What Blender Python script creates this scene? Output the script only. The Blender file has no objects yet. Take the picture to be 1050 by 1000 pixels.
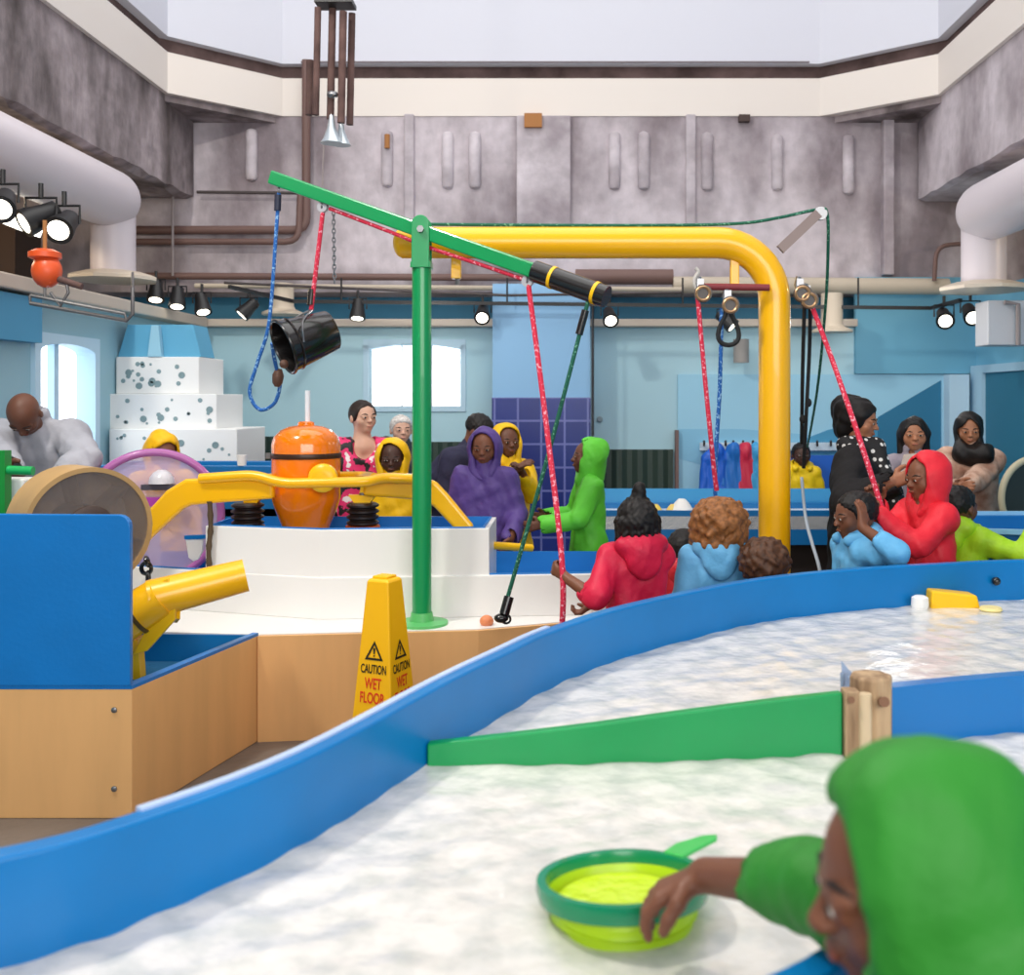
import bpy, math, random
import numpy as np
from mathutils import Vector, Matrix

random.seed(7)
scene = bpy.context.scene
COL = scene.collection
R = math.radians
PI = math.pi

# ---------------------------------------------------------------- camera model (1050 x 1000 frame)
F, CX, CY, CZ = 1050.0, 586.0, 410.0, 1.62


def P(px, py, Y):
    """World point seen at (px, py) at distance Y in front of the camera."""
    return Vector(((px - CX) * Y / F, Y, CZ - (py - CY) * Y / F))


# ---------------------------------------------------------------- materials
def lin(c):
    out = []
    for v in c[:3]:
        v = v / 255.0
        out.append(v / 12.92 if v <= 0.04045 else ((v + 0.055) / 1.055) ** 2.4)
    return (*out, 1.0)


MATS = {}


def mat(name, rgb, rough=0.5, metal=0.0, spec=0.5, var=0.0, vscale=6.0, bump=0.0, bscale=40.0,
        emit=None, estr=0.0, trans=0.0, alpha=1.0, coat=0.0, rgb2=None, stretch=None, sheen=0.0, detail=4.0, lohi=(0.35, 0.65), grain=0.0, gscale=18.0):
    if name in MATS:
        return MATS[name]
    m = bpy.data.materials.new(name)
    m.use_nodes = True
    nt = m.node_tree
    b = nt.nodes['Principled BSDF']
    b.inputs['Base Color'].default_value = lin(rgb)
    b.inputs['Roughness'].default_value = rough
    b.inputs['Metallic'].default_value = metal
    b.inputs['Specular IOR Level'].default_value = spec
    b.inputs['Transmission Weight'].default_value = trans
    b.inputs['Alpha'].default_value = alpha
    b.inputs['Coat Weight'].default_value = coat
    b.inputs['Sheen Weight'].default_value = sheen
    if emit is not None:
        b.inputs['Emission Color'].default_value = lin(emit)
        b.inputs['Emission Strength'].default_value = estr
    tc = mp = None
    if var > 0 or rgb2 is not None or bump > 0:
        tc = nt.nodes.new('ShaderNodeTexCoord')
        mp = nt.nodes.new('ShaderNodeMapping')
        nt.links.new(tc.outputs['Object'], mp.inputs['Vector'])
        if stretch:
            mp.inputs['Scale'].default_value = stretch
    if var > 0 or rgb2 is not None:
        n = nt.nodes.new('ShaderNodeTexNoise')
        n.inputs['Scale'].default_value = vscale
        n.inputs['Detail'].default_value = detail
        nt.links.new(mp.outputs['Vector'], n.inputs['Vector'])
        r = nt.nodes.new('ShaderNodeValToRGB')
        c1 = lin(rgb)
        c2 = lin(rgb2) if rgb2 is not None else tuple(max(0, x * (1 - var)) for x in c1[:3]) + (1,)
        r.color_ramp.elements[0].color = c2
        r.color_ramp.elements[1].color = c1
        r.color_ramp.elements[0].position, r.color_ramp.elements[1].position = lohi
        nt.links.new(n.outputs['Fac'], r.inputs['Fac'])
        last = r.outputs['Color']
        if grain > 0:
            g = nt.nodes.new('ShaderNodeTexNoise')
            g.inputs['Scale'].default_value = gscale
            g.inputs['Detail'].default_value = 8
            nt.links.new(tc.outputs['Object'], g.inputs['Vector'])
            gr = nt.nodes.new('ShaderNodeMapRange')
            gr.inputs['From Min'].default_value, gr.inputs['From Max'].default_value = 0.3, 0.7
            gr.inputs['To Min'].default_value, gr.inputs['To Max'].default_value = 1 - grain, 1 + grain * 0.5
            nt.links.new(g.outputs['Fac'], gr.inputs['Value'])
            mx_ = nt.nodes.new('ShaderNodeVectorMath')
            mx_.operation = 'SCALE'
            nt.links.new(last, mx_.inputs[0])
            nt.links.new(gr.outputs['Result'], mx_.inputs['Scale'])
            last = mx_.outputs['Vector']
        nt.links.new(last, b.inputs['Base Color'])
    if bump > 0:
        n2 = nt.nodes.new('ShaderNodeTexNoise')
        n2.inputs['Scale'].default_value = bscale
        n2.inputs['Detail'].default_value = 5
        nt.links.new(mp.outputs['Vector'], n2.inputs['Vector'])
        bp = nt.nodes.new('ShaderNodeBump')
        bp.inputs['Strength'].default_value = bump
        bp.inputs['Distance'].default_value = 0.02
        nt.links.new(n2.outputs['Fac'], bp.inputs['Height'])
        nt.links.new(bp.outputs['Normal'], b.inputs['Normal'])
    MATS[name] = m
    return m


def rope_mat(name, c1, c2, scale=38.0, thr=0.55):
    m = mat(name, c1, rough=0.75)
    nt = m.node_tree
    b = nt.nodes['Principled BSDF']
    tc = nt.nodes.new('ShaderNodeTexCoord')
    w = nt.nodes.new('ShaderNodeTexNoise')
    w.inputs['Scale'].default_value = scale
    w.inputs['Detail'].default_value = 1.0
    nt.links.new(tc.outputs['Object'], w.inputs['Vector'])
    r = nt.nodes.new('ShaderNodeValToRGB')
    r.color_ramp.elements[0].color = lin(c1)
    r.color_ramp.elements[0].position = thr - 0.03
    r.color_ramp.elements[1].color = lin(c2)
    r.color_ramp.elements[1].position = thr + 0.03
    nt.links.new(w.outputs['Fac'], r.inputs['Fac'])
    nt.links.new(r.outputs['Color'], b.inputs['Base Color'])
    return m


# ---------------------------------------------------------------- mesh builder
def frame(d):
    d = Vector(d).normalized()
    a = Vector((0, 0, 1)) if abs(d.z) < 0.95 else Vector((1, 0, 0))
    u = d.cross(a).normalized()
    return u, d.cross(u).normalized() * -1, d


class MB:
    def __init__(self):
        self.v, self.f = [], []

    def add(self, vs, fs):
        o = len(self.v)
        self.v += [Vector(v) for v in vs]
        self.f += [tuple(i + o for i in f) for f in fs]
        return self

    def box(self, c, s, rz=0.0, M=None):
        c = Vector(c)
        M = M or Matrix.Rotation(rz, 3, 'Z')
        vs = [c + M @ Vector((x * s[0] / 2, y * s[1] / 2, z * s[2] / 2)) for x in (-1, 1) for y in (-1, 1) for z in (-1, 1)]
        return self.add(vs, [(0, 1, 3, 2), (4, 6, 7, 5), (0, 4, 5, 1), (2, 3, 7, 6), (0, 2, 6, 4), (1, 5, 7, 3)])

    def span(self, lo, hi):
        return self.box([(lo[i] + hi[i]) / 2 for i in range(3)], [abs(hi[i] - lo[i]) for i in range(3)])

    def bar(self, a, b, w, h):
        """rectangular bar from a to b, w sideways, h in the upright sense"""
        a, b = Vector(a), Vector(b)
        d = (b - a)
        u = d.cross(Vector((0, 0, 1)))
        u = u.normalized() if u.length > 1e-6 else Vector((1, 0, 0))
        t = u.cross(d).normalized()
        vs = []
        for p in (a, b):
            for (i, j) in ((-1, -1), (1, -1), (1, 1), (-1, 1)):
                vs.append(p + u * (i * w / 2) + t * (j * h / 2))
        return self.add(vs, [(3, 2, 1, 0), (4, 5, 6, 7), (0, 1, 5, 4), (1, 2, 6, 5), (2, 3, 7, 6), (3, 0, 4, 7)])

    def cyl(self, a, b, r0, r1=None, n=20, caps=True):
        r1 = r0 if r1 is None else r1
        return self.tube([a, b], [r0, r1], n, caps)

    def tube(self, pts, r, n=10, caps=True, closed=False):
        pts = [Vector(p) for p in pts]
        m = len(pts)
        rr = r if isinstance(r, (list, tuple)) else [r] * m
        vs, fs = [], []
        u = None
        for i, p in enumerate(pts):
            if closed:
                d = (pts[(i + 1) % m] - pts[i - 1])
            else:
                d = pts[min(i + 1, m - 1)] - pts[max(i - 1, 0)]
            d = d.normalized()
            if u is None:
                u, w, _ = frame(d)
            u = (u - d * u.dot(d)).normalized()
            w = d.cross(u)
            for k in range(n):
                t = 2 * PI * k / n
                vs.append(p + (u * math.cos(t) + w * math.sin(t)) * rr[i])
        for i in range(m if closed else m - 1):
            for k in range(n):
                a, b = i * n + k, i * n + (k + 1) % n
                c, d2 = ((i + 1) % m) * n + (k + 1) % n, ((i + 1) % m) * n + k
                fs.append((a, b, c, d2))
        if caps and not closed:
            fs.append(tuple(range(n - 1, -1, -1)))
            fs.append(tuple((m - 1) * n + k for k in range(n)))
        return self.add(vs, fs)

    def lathe(self, prof, c=(0, 0, 0), axis=(0, 0, 1), n=32, caps=True):
        u, w, d = frame(axis)
        c = Vector(c)
        vs, fs = [], []
        for (r, z) in prof:
            for k in range(n):
                t = 2 * PI * k / n
                vs.append(c + d * z + (u * math.cos(t) + w * math.sin(t)) * max(r, 1e-4))
        m = len(prof)
        for i in range(m - 1):
            for k in range(n):
                a, b = i * n + k, i * n + (k + 1) % n
                fs.append((a, b, b + n, a + n))
        if caps:
            fs.append(tuple(range(n - 1, -1, -1)))
            fs.append(tuple((m - 1) * n + k for k in range(n)))
        return self.add(vs, fs)

    def sphere(self, c, r, n=16, m=10, M=None):
        r = (r, r, r) if not isinstance(r, (list, tuple)) else r
        c = Vector(c)
        M = M or Matrix.Identity(3)
        vs, fs = [c + M @ Vector((0, 0, r[2]))], []
        for i in range(1, m):
            ph = PI * i / m
            for k in range(n):
                t = 2 * PI * k / n
                vs.append(c + M @ Vector((r[0] * math.sin(ph) * math.cos(t), r[1] * math.sin(ph) * math.sin(t), r[2] * math.cos(ph))))
        vs.append(c + M @ Vector((0, 0, -r[2])))
        for k in range(n):
            fs.append((0, 1 + k, 1 + (k + 1) % n))
            for i in range(m - 2):
                a, b = 1 + i * n + k, 1 + i * n + (k + 1) % n
                fs.append((a, a + n, b + n, b))
            a = 1 + (m - 2) * n
            fs.append((a + k, len(vs) - 1, a + (k + 1) % n))
        return self.add(vs, fs)

    def torus(self, c, axis, R0, r, n=40, m=10):
        u, w, d = frame(axis)
        c = Vector(c)
        return self.tube([c + (u * math.cos(2 * PI * k / n) + w * math.sin(2 * PI * k / n)) * R0 for k in range(n)], r, m, closed=True)

    def plate(self, poly, ext):
        """extrude a 3D polygon by a vector"""
        poly = [Vector(p) for p in poly]
        ext = Vector(ext)
        n = len(poly)
        vs = poly + [p + ext for p in poly]
        fs = [tuple(range(n - 1, -1, -1)), tuple(range(n, 2 * n))]
        fs += [(i, (i + 1) % n, n + (i + 1) % n, n + i) for i in range(n)]
        return self.add(vs, fs)

    def prism(self, poly, z0, z1):
        return self.plate([(p[0], p[1], z0) for p in poly], (0, 0, z1 - z0))

    def wall(self, path, z0, z1, th, closed=False):
        """upright strip along a 2D path; th offsets to the right of the direction of travel. z1 may be a list"""
        pts = [Vector((p[0], p[1])) for p in path]
        m = len(pts)
        off = offset_path(pts, th, closed)
        za = z0 if isinstance(z0, (list, tuple)) else [z0] * m
        zb = z1 if isinstance(z1, (list, tuple)) else [z1] * m
        vs, fs = [], []
        for i in range(m):
            vs += [(pts[i].x, pts[i].y, za[i]), (off[i].x, off[i].y, za[i]), (off[i].x, off[i].y, zb[i]), (pts[i].x, pts[i].y, zb[i])]
        for i in range(m if closed else m - 1):
            a, b = 4 * i, 4 * ((i + 1) % m)
            for k in range(4):
                k2 = (k + 1) % 4
                fs.append((a + k, a + k2, b + k2, b + k))
        if not closed:
            fs += [(0, 3, 2, 1), (4 * m - 4, 4 * m - 3, 4 * m - 2, 4 * m - 1)]
        return self.add(vs, fs)


def offset_path(pts, th, closed=False):
    m = len(pts)
    pts = [Vector((p[0], p[1])) for p in pts]
    out = []
    for i in range(m):
        if closed:
            d0, d1 = (pts[i] - pts[i - 1]).normalized(), (pts[(i + 1) % m] - pts[i]).normalized()
        else:
            d1 = (pts[min(i + 1, m - 1)] - pts[min(i, m - 2)]).normalized()
            d0 = (pts[max(i, 1)] - pts[max(i - 1, 0)]).normalized()
        n0, n1 = Vector((d0.y, -d0.x)), Vector((d1.y, -d1.x))
        n = (n0 + n1).normalized()
        out.append(pts[i] + n * (th / max(0.3, n.dot(n0))))
    return out


def smooth_path(pts, k=8):
    """Catmull-Rom through the points"""
    pts = [Vector(p) for p in pts]
    out = []
    n = len(pts)
    for i in range(n - 1):
        p0, p1, p2, p3 = pts[max(i - 1, 0)], pts[i], pts[i + 1], pts[min(i + 2, n - 1)]
        for j in range(k):
            t = j / k
            out.append(0.5 * ((2 * p1) + (p2 - p0) * t + (2 * p0 - 5 * p1 + 4 * p2 - p3) * t * t + (3 * p1 - p0 - 3 * p2 + p3) * t ** 3))
    out.append(pts[-1])
    return out


def round_path(pts, r, k=6):
    """round the corners of a polyline with radius-like r"""
    pts = [Vector(p) for p in pts]
    out = [pts[0]]
    for i in range(1, len(pts) - 1):
        a, b, c = pts[i - 1], pts[i], pts[i + 1]
        d0, d1 = (a - b), (c - b)
        q = min(r, d0.length * 0.49, d1.length * 0.49)
        s, e = b + d0.normalized() * q, b + d1.normalized() * q
        for j in range(k + 1):
            t = j / k
            out.append((1 - t) ** 2 * s + 2 * t * (1 - t) * b + t * t * e)
    out.append(pts[-1])
    return out


# ---------------------------------------------------------------- objects
OFF = {}


def link_mesh(name, me, parent=None, loc=(0, 0, 0)):
    o = bpy.data.objects.new(name, me)
    COL.objects.link(o)
    o.location = loc
    if parent is not None:
        o.parent = parent
    return o


def obj(name, mb, m, parent=None, smooth=True, bevel=0.0, base=None, label=None, ang=38, seg=2):
    """one mesh object from world coordinates; local to its thing's base"""
    if parent is not None:
        off = OFF[parent.name]
        loc = Vector((0, 0, 0))
    else:
        if base is None:
            xs, ys, zs = [v.x for v in mb.v], [v.y for v in mb.v], [v.z for v in mb.v]
            base = Vector(((min(xs) + max(xs)) / 2, (min(ys) + max(ys)) / 2, min(zs)))
        off = Vector(base)
        loc = off
    me = bpy.data.meshes.new(name)
    me.from_pydata([tuple(v - off) for v in mb.v], [], mb.f)
    me.validate()
    fix_normals(me)
    if m is not None:
        for x in (m if isinstance(m, (list, tuple)) else [m]):
            me.materials.append(x)
    if smooth:
        me.polygons.foreach_set('use_smooth', [True] * len(me.polygons))
        me.set_sharp_from_angle(angle=R(ang))
    o = link_mesh(name, me, parent, loc)
    OFF[o.name] = off
    if bevel > 0:
        md = o.modifiers.new('Bevel', 'BEVEL')
        md.width = bevel
        md.segments = seg
        md.limit_method = 'ANGLE'
        md.angle_limit = R(35)
        md.harden_normals = False
    if label:
        o['label'] = label
    return o


def fix_normals(me):
    import bmesh
    bm = bmesh.new()
    bm.from_mesh(me)
    bmesh.ops.recalc_face_normals(bm, faces=bm.faces)
    bm.to_mesh(me)
    bm.free()


def tag(o, label, cat, group=None, kind=None):
    o['label'] = label
    o['category'] = cat
    if group:
        o['group'] = group
    if kind:
        o['kind'] = kind
    return o


def thing(name, label, cat, loc, group=None):
    o = bpy.data.objects.new(name, None)
    COL.objects.link(o)
    o.empty_display_size = 0.1
    o.location = loc
    OFF[o.name] = Vector(loc)
    return tag(o, label, cat, group)


def struct(name, mb, m, parent=None, **kw):
    o = obj(name, mb, m, parent, **kw)
    if parent is None:
        o['kind'] = 'structure'
        o['label'] = kw.get('label') or name.replace('_', ' ')
        o['category'] = name.split('_')[0]
    return o


def dup(root, loc, rot=None, label=None):
    c = root.copy()
    COL.objects.link(c)
    c.location = loc
    if rot is not None:
        c.rotation_euler = rot
    if label:
        c['label'] = label
    OFF[c.name] = Vector(loc)

    def rec(src, dst):
        for ch in list(src.children):
            k = ch.copy()
            COL.objects.link(k)
            k.parent = dst
            OFF[k.name] = Vector(loc)
            rec(ch, k)
    rec(root, c)
    return c


# ---------------------------------------------------------------- implicit surfaces for soft bodies
class SDF:
    def __init__(self):
        self.ops = []

    def cone(self, a, b, ra, rb=None, k=0.02, sub=False):
        self.ops.append(('c', np.array(a, float), np.array(b, float), ra, ra if rb is None else rb, k, sub))
        return self

    def ell(self, c, r, M=None, k=0.02, sub=False):
        r = np.array([r] * 3 if np.isscalar(r) else r, float)
        self.ops.append(('e', np.array(c, float), r, np.eye(3) if M is None else np.array(M, float), k, sub))
        return self

    def cut(self, n, p, k=0.004):
        """keep the side where dot(x - p, n) < 0"""
        self.ops.append(('p', np.array(n, float), np.array(p, float), k))
        return self

    def folds(self, amp, fx, fz, seed=0.0):
        self.ops.append(('f', amp, fx, fz, seed))
        return self

    def curls(self, amp, fr, seed=0.0):
        self.ops.append(('k', amp, fr, seed))
        return self

    def mesh(self, h):
        lo, hi = np.full(3, 1e9), np.full(3, -1e9)
        for o in self.ops:
            if o[0] == 'c' and not o[6]:
                r = max(o[3], o[4])
                lo, hi = np.minimum(lo, np.minimum(o[1], o[2]) - r), np.maximum(hi, np.maximum(o[1], o[2]) + r)
            if o[0] == 'e' and not o[5]:
                ext = np.sqrt(((o[3] * o[2][None, :]) ** 2).sum(1))
                lo, hi = np.minimum(lo, o[1] - ext), np.maximum(hi, o[1] + ext)
        lo, hi = lo - 4 * h - 0.012, hi + 4 * h + 0.012
        n = np.ceil((hi - lo) / h).astype(int) + 1
        ax = [lo[i] + h * np.arange(n[i]) for i in range(3)]
        V = np.full(n, 1.0)

        def sub_grid(l, u):
            i0 = np.clip(np.floor((l - lo) / h).astype(int), 0, n)
            i1 = np.clip(np.ceil((u - lo) / h).astype(int) + 1, 0, n)
            sl = tuple(slice(i0[i], i1[i]) for i in range(3))
            g = np.stack(np.meshgrid(*[ax[i][sl[i]] for i in range(3)], indexing='ij'), -1)
            return sl, g

        for o in self.ops:
            if o[0] == 'c':
                _, a, b, ra, rb, k, sb = o
                mg = max(ra, rb) + k + 3 * h
                sl, g = sub_grid(np.minimum(a, b) - mg, np.maximum(a, b) + mg)
                if g.size == 0:
                    continue
                ba = b - a
                L = max(1e-12, ba @ ba)
                pa = g - a
                t = np.clip((pa @ ba) / L, 0, 1)
                d = np.sqrt(((pa - t[..., None] * ba) ** 2).sum(-1)) - (ra + t * (rb - ra))
            elif o[0] == 'e':
                _, c, r, M, k, sb = o
                ext = np.sqrt(((M * r[None, :]) ** 2).sum(1)) + k + 3 * h
                sl, g = sub_grid(c - ext, c + ext)
                if g.size == 0:
                    continue
                q = (g - c) @ M
                k0 = np.sqrt(((q / r) ** 2).sum(-1))
                k1 = np.sqrt(((q / r ** 2) ** 2).sum(-1)) + 1e-9
                d = k0 * (k0 - 1) / k1
                d = np.where(k0 < 0.02, -r.min(), d)
            elif o[0] == 'p':
                _, nn, p, k = o
                g = np.stack(np.meshgrid(*ax, indexing='ij'), -1)
                d = (g - p) @ nn
                V = np.maximum(V, d)
                continue
            else:
                g = np.stack(np.meshgrid(*ax, indexing='ij'), -1)
                x, y, z = g[..., 0], g[..., 1], g[..., 2]
                if o[0] == 'f':
                    _, amp, fx, fz, sd = o
                    nz = np.sin(fx * x + 2.1 * np.sin(fz * z + sd) + sd) * np.sin(fx * 0.8 * y + 1.7 * np.sin(fz * 0.7 * z + 2 * sd)) \
                        + 0.5 * np.sin(fx * 1.9 * (x + 0.6 * y) + fz * 1.3 * z + 3 * sd)
                else:
                    _, amp, fr, sd = o
                    nz = np.sin(fr * x + sd + 1.5 * np.sin(fr * 0.5 * z)) * np.sin(fr * 1.07 * y + 1 + 1.3 * np.sin(fr * 0.6 * x)) * np.sin(fr * 0.93 * z + 2 * sd) * 1.6 \
                        + 0.4 * np.sin(fr * 2.1 * x + fr * y) * np.sin(fr * 1.9 * z)
                V = V + np.where(np.abs(V) < 0.15, amp * nz, 0)
                continue
            A = V[sl]
            if sb:
                B = -d
                hh = np.maximum(k - np.abs(A - B), 0) / max(k, 1e-6)
                V[sl] = np.maximum(A, B) + hh * hh * k * 0.25
            else:
                hh = np.maximum(k - np.abs(A - d), 0) / max(k, 1e-6)
                V[sl] = np.minimum(A, d) - hh * hh * k * 0.25
        return surface_nets(V, lo, h)


def surface_nets(V, lo, h):
    n = np.array(V.shape)
    ins = V < 0
    acc = np.zeros((*(n - 1), 3))
    cnt = np.zeros(n - 1)
    for a in range(3):
        b, c = [i for i in range(3) if i != a]
        for ob in (0, 1):
            for oc in (0, 1):
                s0, s1 = [None] * 3, [None] * 3
                s0[a], s1[a] = slice(0, n[a] - 1), slice(1, n[a])
                s0[b] = s1[b] = slice(ob, n[b] - 1 + ob)
                s0[c] = s1[c] = slice(oc, n[c] - 1 + oc)
                v0, v1 = V[tuple(s0)], V[tuple(s1)]
                cr = (v0 < 0) != (v1 < 0)
                t = v0[cr] / (v0[cr] - v1[cr])
                acc[..., a][cr] += t
                acc[..., b][cr] += ob
                acc[..., c][cr] += oc
                cnt[cr] += 1
    act = cnt > 0
    idx = np.full(n - 1, -1)
    idx[act] = np.arange(act.sum())
    cells = np.argwhere(act)
    verts = lo + h * (cells + acc[act] / cnt[act][:, None])
    faces = []
    for a in range(3):
        b, c = [(1, 2), (2, 0), (0, 1)][a]
        s0, s1 = [None] * 3, [None] * 3
        s0[a], s1[a] = slice(0, n[a] - 1), slice(1, n[a])
        for q in (b, c):
            s0[q] = s1[q] = slice(1, n[q] - 1)
        i0, i1 = ins[tuple(s0)], ins[tuple(s1)]
        w = np.argwhere(i0 != i1)
        if len(w) == 0:
            continue
        fl = i0[tuple(w.T)]
        base = w.copy()
        base[:, b] += 1
        base[:, c] += 1

        def cell(db, dc):
            q = base.copy()
            q[:, b] += db
            q[:, c] += dc
            return idx[tuple(q.T)]
        q = np.stack([cell(-1, -1), cell(0, -1), cell(0, 0), cell(-1, 0)], 1)
        q[~fl] = q[~fl][:, ::-1]
        faces.append(q)
    faces = np.concatenate(faces)
    faces = faces[(faces >= 0).all(1)]
    return verts, faces


def soft(name, sdf, h, m, parent=None, loc=(0, 0, 0), rz=0.0):
    v, f = sdf.mesh(h)
    me = bpy.data.meshes.new(name)
    nv, nf = len(v), len(f)
    me.vertices.add(nv)
    me.vertices.foreach_set('co', v.astype(np.float32).ravel())
    me.loops.add(nf * 4)
    me.loops.foreach_set('vertex_index', f.astype(np.int32).ravel())
    me.polygons.add(nf)
    me.polygons.foreach_set('loop_start', np.arange(0, nf * 4, 4, dtype=np.int32))
    me.update(calc_edges=True)
    me.validate()
    me.polygons.foreach_set('use_smooth', [True] * len(me.polygons))
    me.materials.append(m)
    o = link_mesh(name, me, parent, loc)
    o.rotation_euler = (0, 0, rz)
    OFF[o.name] = Vector((0, 0, 0))
    return o
# ---------------------------------------------------------------- people
SKIN = {
    'dark': (104, 64, 46), 'deep': (72, 44, 33), 'brown': (124, 77, 54), 'tan': (176, 118, 86), 'light': (222, 176, 152),
}
HAIR = {'black': (24, 19, 18), 'brown': (88, 54, 32), 'curlbrown': (156, 100, 54), 'white': (225, 220, 215), 'darkbrown': (45, 30, 25)}


def vz(v):
    return np.array(v, float)


def unit(v):
    v = np.array(v, float)
    return v / max(1e-9, np.linalg.norm(v))


def solve_arm(S, T, l1, l2, hint):
    d = T - S
    L = np.linalg.norm(d)
    if L > (l1 + l2) * 0.995:
        T = S + d / L * (l1 + l2) * 0.995
        L = (l1 + l2) * 0.995
    d = (T - S) / L
    a = (l1 * l1 - l2 * l2 + L * L) / (2 * L)
    hgt = math.sqrt(max(0, l1 * l1 - a * a))
    p = hint - d * (hint @ d)
    return S + d * a + unit(p) * hgt, T


def add_hand(S, wrist, d, nrm, thumb, hl, curl, spread=0.06, r=0.068):
    """palm, four fingers of unequal length with bends, and a thumb that leaves the side of the palm"""
    d = unit(d)
    nrm = unit(nrm - d * (nrm @ d))
    th = unit(thumb - d * (thumb @ d) - nrm * (thumb @ nrm))
    for o in (-0.13, -0.045, 0.045, 0.13):
        S.cone(wrist + d * 0.10 * hl + th * o * 0.75 * hl, wrist + d * 0.5 * hl + th * o * hl, 0.085 * hl, 0.08 * hl, k=0.012)
    lens = (0.36, 0.45, 0.48, 0.43)
    for i, o in enumerate((-0.165, -0.055, 0.055, 0.165)):
        p = wrist + d * 0.50 * hl + th * o * hl
        q = unit(d + th * o * spread * 8)
        ang = 0.0
        for s, fr in enumerate((0.44, 0.31, 0.25)):
            ang += curl * (0.55, 1.0, 0.75)[s]
            e = q * math.cos(ang) + nrm * math.sin(ang)
            p2 = p + e * lens[i] * hl * fr
            S.cone(p, p2, r * hl * (1 - 0.08 * s), r * hl * (0.92 - 0.09 * s), k=0.003)
            p = p2
    p = wrist + d * 0.20 * hl + th * 0.13 * hl
    p2 = p + unit(th * 0.85 + d * 0.5 + nrm * 0.2) * 0.20 * hl
    S.cone(p, p2, 0.095 * hl, 0.082 * hl, k=0.008)
    p3 = p2 + unit(th * 0.35 + d * 0.9 + nrm * (0.3 + curl * 0.4)) * 0.17 * hl
    S.cone(p2, p3, 0.080 * hl, 0.072 * hl, k=0.004)
    p4 = p3 + unit(th * 0.05 + d * 0.9 + nrm * (0.3 + curl * 0.7)) * 0.13 * hl
    S.cone(p3, p4, 0.074 * hl, 0.060 * hl, k=0.004)


def add_head(S, c, M, hh, kid=False):
    """skull, brow, nose, cheeks, jaw, lips and ears; M columns = left, forward, up"""
    def q(a, b, u):
        return c + M @ np.array([a, b, u]) * hh
    S.ell(q(0, -0.04, 0.10), np.array([0.365, 0.455, 0.40]) * hh, M, k=0.03)
    S.ell(q(0, 0.10, -0.18), np.array([0.275, 0.315, 0.30]) * hh, M, k=0.10 * hh)
    S.ell(q(0, 0.27, -0.375), np.array([0.12, 0.10, 0.085]) * hh, M, k=0.10 * hh)
    for s in (-1, 1):
        ck = 0.15 if kid else 0.13
        S.ell(q(0.17 * s, 0.245, -0.12), np.array([ck, 0.13, ck]) * hh, M, k=0.08 * hh)
        S.ell(q(0.15 * s, 0.392, 0.034), np.array([0.085, 0.058, 0.022]) * hh, M, k=0.012 * hh)
        S.ell(q(0.15 * s, 0.388, -0.042), np.array([0.080, 0.052, 0.018]) * hh, M, k=0.012 * hh)
        S.ell(q(0.15 * s, 0.465, 0.0), np.array([0.10, 0.055, 0.055]) * hh, M, k=0.05 * hh, sub=True)
        S.cone(q(0.06 * s, 0.40, 0.065), q(0.24 * s, 0.345, 0.06), (0.028 if kid else 0.04) * hh, 0.03 * hh, k=0.06 * hh)
        S.ell(q(0.15 * s, 0.372, 0.0), np.array([0.085, 0.06, 0.06]) * hh, M, k=0.02 * hh)
        S.ell(q(0.375 * s, -0.03, -0.05), np.array([0.04, 0.085, 0.135]) * hh, M, k=0.02 * hh)
        S.ell(q(0.055 * s, 0.45, -0.125), np.array([0.038, 0.045, 0.034]) * hh, M, k=0.025 * hh)
    S.cone(q(0, 0.40 if kid else 0.41, 0.02), q(0, 0.478 if kid else 0.505, -0.115), 0.032 * hh, (0.05 if kid else 0.046) * hh, k=0.05 * hh)
    S.ell(q(0, 0.395, -0.235), np.array([0.105, 0.055, 0.032]) * hh, M, k=0.03 * hh)
    S.ell(q(0, 0.38, -0.29), np.array([0.09, 0.055, 0.034]) * hh, M, k=0.03 * hh)


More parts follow.
